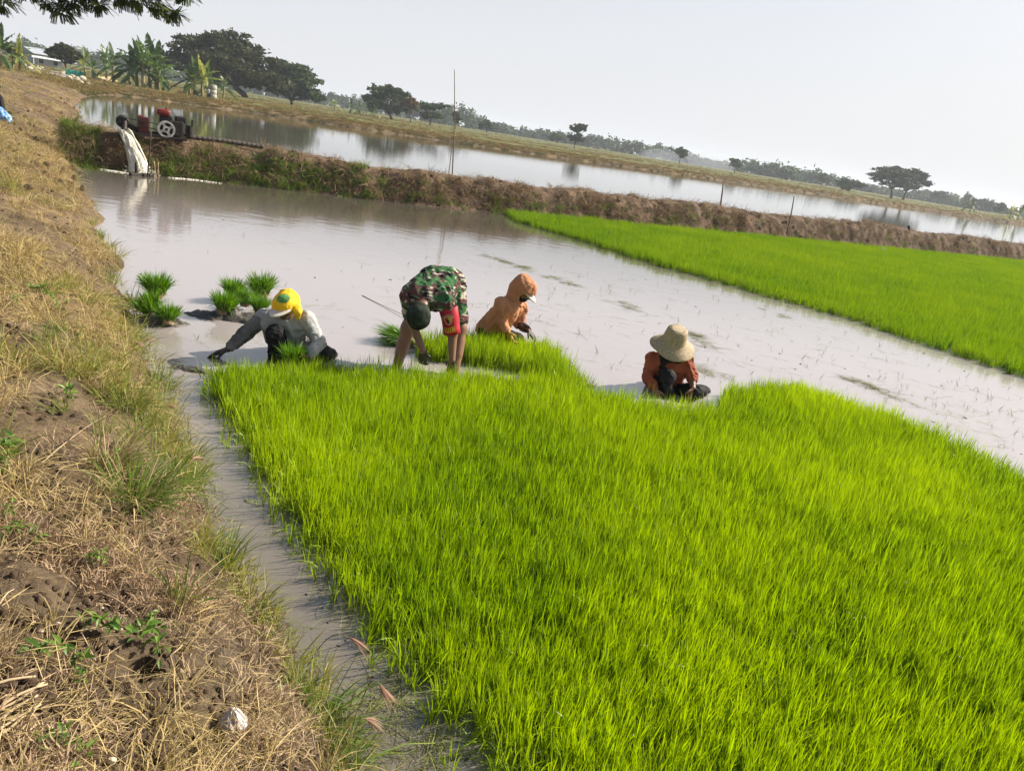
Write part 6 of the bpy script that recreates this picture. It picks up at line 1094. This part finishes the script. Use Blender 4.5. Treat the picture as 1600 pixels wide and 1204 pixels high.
def house(label, xc, yb, D, w, d, h, rh, mr, mw=None, rz=0.0, nm='house', win=1):
    b = J(xc, yb, D); t = thing(nm, label, 'house', (b[0], b[1], gz(b[0], b[1])), math.atan2(b[0], b[1]) * -1 + rz, 'houses at the far left'); mb = MB(); mb.box((0, 0, h / 2 - .2), (w, d, h + .4)); wl = mb.obj('wall', mw or M_wall, t)
    o = .35; V = np.array([(-w / 2 - o, -d / 2 - o, h - .05), (w / 2 + o, -d / 2 - o, h - .05), (w / 2 + o, d / 2 + o, h - .05), (-w / 2 - o, d / 2 + o, h - .05), (-w / 2 - o, 0, h + rh), (w / 2 + o, 0, h + rh)]); mb = MB(); mb.add(V, [np.array([[0, 1, 5, 4], [2, 3, 4, 5], [0, 3, 2, 1]]), np.array([[1, 2, 5], [3, 0, 4]])]); mb.obj('roof', mr, t)
    for k in range(win):
        x = (k + .5) / win * w - w / 2; mb = MB(); mb.box((x, -d / 2 - .02, h * .55), (.9, .08, .9)); f = mb.obj('window', M_wroof, t); mb = MB(); mb.box((x, -d / 2 - .07, h * .55), (.74, .04, .74)); mb.obj('pane', M_glass, f)
house('grey gabled house left of the dark rounded tree', 51, 101, 150, 3.6, 3.2, 1.9, .9, M_groof, rz=.9, win=1); house('long low shed with a white roof in front of the dark rounded tree', 76, 103, 146, 4.4, 2.5, 1.2, .22, M_wroof, win=2, nm='shed'); house('house with a red roof peeking over the long white-roofed shed', 75, 95, 165, 2.2, 2.4, 1.9, .8, M_rroof, win=1); house('house with an orange roof half hidden by the pale banana plant', 35, 97, 152, 2.2, 2.6, 1.7, .55, M_oroof, win=1); house('dark-roofed house rising between the grey gable and the red roof', 59, 97, 168, 1.8, 2.2, 2.6, .5, M_groof, win=1)
M_net = leafmat('teal_netting', (0.04, 0.22, 0.19), (0.06, 0.30, 0.25), trans=.3, rough=.7)
mb = MB(); A = J(102, 112, 88); B = J(131, 117, 88); n = 16; t_ = np.linspace(0, 1, n); Pn = A[None] * (1 - t_)[:, None] + B[None] * t_[:, None]; zz = np.array([gz(p[0], p[1]) for p in Pn]); V = []
for i in range(n): V += [(Pn[i, 0], Pn[i, 1] + .15 * math.sin(i), zz[i]), (Pn[i, 0], Pn[i, 1] + .1 * math.cos(i * 2), zz[i] + .55 + .1 * math.sin(i * 1.7))]
mb.add(np.array(V), np.array([[2 * i, 2 * i + 2, 2 * i + 3, 2 * i + 1] for i in range(n - 1)])); tag(mb.obj('shade_net', M_net), 'low strip of teal netting under the bright yellow-green banana plant', 'net')
M_conc = mat('grey_concrete', (0.40, 0.39, 0.36), (0.30, 0.29, 0.26), scale=2, rough=.9, bump=.2)
def tank():
    b = J(332, 150, 90); t = thing('water_tank', 'grey concrete ring water tank at the foot of the banana clump', 'water tank', (b[0], b[1], gz(b[0], b[1]))); 
    for k, z in enumerate((0, .46, .92)): mb = MB(); mb.lathe([(.40, z - .02), (.445, z + .02), (.445, z + .42), (.40, z + .45), (.36, z + .45), (.36, z)], 24); mb.obj('ring', M_conc, t, True)
    mb = MB(); mb.lathe([(0, 1.37), (.40, 1.37), (.42, 1.40), (.40, 1.44), (0, 1.46)], 24); mb.obj('lid', M_wheel, t, True)
tank()
def motorbike():
    b = J(326, 152, 87); t = thing('motorbike', 'parked motorbike seen from the front beside the grey water tank', 'motorbike', (b[0], b[1], gz(b[0], b[1])), .25); T_ = lambda nm, f, m, sm=True: (lambda mb: (f(mb), mb.obj(nm, m, t, sm)))(MB())
    a = np.linspace(0, 6.283, 25)
    for nm, y in (('front_wheel', -.55), ('rear_wheel', .60)):
        T_(nm, lambda mb: mb.tube(np.stack([0 * a, y + .25 * np.cos(a), .28 + .25 * np.sin(a)], 1), .05, 8, cap=False), M_black)
    T_('front_shield', lambda mb: (mb.box((0, -.42, .72), (.34, .12, .36), rx=-.3, bev=.05), mb.box((0, -.50, .50), (.16, .30, .06), bev=.02)), M_wheel); T_('body', lambda mb: (mb.box((0, .15, .55), (.24, .80, .26), bev=.08), mb.box((0, -.25, .42), (.2, .4, .1), bev=.03)), M_black); T_('seat', lambda mb: mb.box((0, .25, .74), (.26, .75, .10), bev=.04), M_black)
    T_('handlebar', lambda mb: mb.tube([(-.34, -.28, .98), (-.1, -.36, .93), (.1, -.36, .93), (.34, -.28, .98)], .022, 8), M_iron); T_('fork', lambda mb: [mb.tube([(x, -.55, .28), (x, -.38, .90)], .025, 8) for x in (-.08, .08)], M_iron); T_('headlight', lambda mb: mb.add(*ball((0, -.47, .86), .075)), M_wheel)
    for x in (-.3, .3): T_('mirror', lambda mb: (mb.tube([(x * .8, -.3, .96), (x, -.32, 1.14)], .01, 5), mb.box((x, -.32, 1.17), (.13, .03, .08), bev=.012)), M_iron)
motorbike()
# ---- person seated at the left picture edge with the blue sack
def sitter():
    P = sup(5, 188); k = px(P)[2]; s = 1.0; t = thing('person', 'person sitting on the bank at the left picture edge beside a blue sack', 'person', P); V = lambda x, y, z: P + np.array([x, y, z]); M_m = mat('maroon_cloth', (.16, .035, .03), (.10, .02, .02), rough=.8); hd, X = head(V(-.16, .0, .76), [.5, -.8, -.2], [0, 0, 1])
    tor = [C_(V(-.22, .05, .12), V(-.18, .02, .50), .12, .11), C_(V(-.10, .05, .12), V(-.12, .0, .50), .12, .11), C_(V(-.17, .02, .5), V(-.16, 0, .7), .07, .05)]; arm = [C_(V(-.05, 0, .52), V(.05, -.12, .33), .05, .04), C_(V(.05, -.12, .33), V(.02, -.30, .22), .04, .028), C_(V(-.30, 0, .52), V(-.36, -.1, .3), .05, .04), C_(V(-.36, -.1, .3), V(-.25, -.3, .2), .04, .028)]; leg = [C_(V(-.1, 0, .12), V(.0, -.42, .30), .08, .06), C_(V(.0, -.42, .30), V(.06, -.62, .02), .055, .04), C_(V(-.24, 0, .12), V(-.26, -.42, .3), .08, .06), C_(V(-.26, -.42, .3), V(-.24, -.62, .02), .055, .04)]
    fig_part('body', grown(tor, -.012) + arm + leg + hd + hand(V(.02, -.30, .22), [-.2, -.8, -.4], [0, 0, -1], 1, .5) + hand(V(-.25, -.3, .2), [.2, -.8, -.4], [0, 0, -1], -1, .5), [M_dskin], t, .009); eyes(X, t)
    fig_part('shirt', grown(tor, .014) + grown(arm[:1] + arm[2:3], .018), M_black, t, .011, folds=.01); fig_part('trousers', grown(leg, .02), M_m, t, .011, folds=.01, seed=4); c = V(-.16, 0, .76); fig_part('hair', [C_(c + [-.02, .03, .04], c + [.01, .02, .05], .098, .095)], M_black, t, .009)
    Q = sup(4, 189); M_blue = mat('blue_plastic_sheet', (0.02, 0.16, 0.55), (0.35, 0.55, 0.75), scale=4, rough=.3, spec=.5); o = plastic_bag('blue plastic sack lying on the bank at the left picture edge', (Q[0] + .02, Q[1] - .1, Q[2] + .12), .19, 9, M_blue); o.scale = (.26, .2, .17); o.name = 'blue_sack'; o['category'] = 'sack'
sitter()
# ---- tree overhead at upper left: trunk just outside the frame
def overhang():
    g = np.random.default_rng(12); b = J(-330, 260, 12.5); zb = gz(b[0], b[1]); t = thing('overhanging_tree', 'leafy tree whose fine-leaved branches hang into the upper left corner', 'tree', (b[0], b[1], zb)); o0 = np.array(t.location); mb = MB(); top = np.array([.4, .2, 3.4]); mb.tube([(0, 0, -.3), (.1, 0, 1.2), (.25, .1, 2.4), top], [.30, .22, .19, .16], 10)
    lobes = [(x, y, d, r) for x, y, d, r in [(5, 0, 13.2, .24), (48, -14, 13.6, .20), (72, 4, 13.8, .10), (98, 14, 13.9, .22), (118, 2, 14.0, .24), (140, -12, 14.2, .30), (155, 8, 14.2, .14), (192, -6, 14.5, .20), (215, 0, 14.6, .26), (245, 6, 14.8, .22), (265, 18, 15.0, .17), (278, 22, 15.0, .09), (290, -10, 15.2, .2), (230, -40, 14.6, .5), (160, -60, 14.2, .6), (80, -60, 13.8, .6), (20, -50, 13.2, .5), (-60, -40, 12.8, .7), (-150, -60, 12.5, .8), (60, -130, 13.6, .9), (-60, -150, 13.0, .9)]]
    for tgt in ((60, -90, 13.7), (200, -50, 14.5), (-120, -120, 12.6)): e = J(*tgt) - o0; mb.tube([top, top * .6 + e * .4 + [0, 0, .35], e], [.12, .07, .03], 7)
    cb = MB(); hubs = [J(60, -90, 13.7) - o0, J(200, -50, 14.5) - o0, J(-120, -120, 12.6) - o0]
    for x, y, d, r in lobes:
        c = J(x, y, d) - o0; hb_ = min(hubs, key=lambda q: np.linalg.norm(q - c)); mb.tube([hb_, hb_ * .5 + c * .5 + [0, 0, .06], c], [.018, .011, .004], 5)
        for _ in range(max(10, int(85 * r / .3))):
            st = c + unit(g.normal(0, 1, 3)) * r * g.random() ** .5 * [1, 1, .6]; dr = unit(unit(st - c) + [.35, .2, -.55] + g.normal(0, .3, 3)); L = g.uniform(.10, .20); sd_ = unit(np.cross(dr, [0, 0, 1])); q = np.repeat(np.linspace(.05, 1, 9), 2); sg = np.tile([-1, 1], 9); nd2 = unit(np.cross(sd_, dr))
            C0 = st + dr * (L * q)[:, None]; tip = C0 + (sd_ * sg[:, None] * .045 + dr * .018) * (1.15 - .5 * q)[:, None]; w = dr * .017; cb.add(np.stack([C0 - w * .4, C0 + (tip - C0) * .5 + w, tip, C0 + (tip - C0) * .5 - w], 1).reshape(-1, 3), (np.arange(18) * 4)[:, None] + np.arange(4), g.random())
    mb.obj('trunk', M_bark, t, True); cb.obj('crown', M_ol, t)
M_ol = leafmat('feathery_leaf', (0.022, 0.045, 0.012), (0.085, 0.115, 0.02), trans=.35, rough=.6, spec=.15)
overhang()
# ---- drifting smoke beyond the field
def smoke():
    m = bpy.data.materials.new('thin_smoke'); m.use_nodes = True; t = m.node_tree; t.nodes.clear(); v = t.nodes.new('ShaderNodeVolumePrincipled'); v.inputs['Color'].default_value = (.86, .92, 1, 1); v.inputs['Density'].default_value = .022; o = t.nodes.new('ShaderNodeOutputMaterial'); t.links.new(v.outputs[0], o.inputs['Volume'])
    mb = MB()
    for x, y, r, z in ((1035, 252, 9, .55), (1100, 254, 11, .5)):
        c = J(x, y, 330); V, F = ball((0, 0, 0), 1, 12); mb.add(V * [r * 1.2, r, r * z] + c, F)
    tag(mb.obj('smoke', m, smooth_=True), 'faint bluish smoke drifting before the far wood', 'smoke', kind='stuff')
smoke()
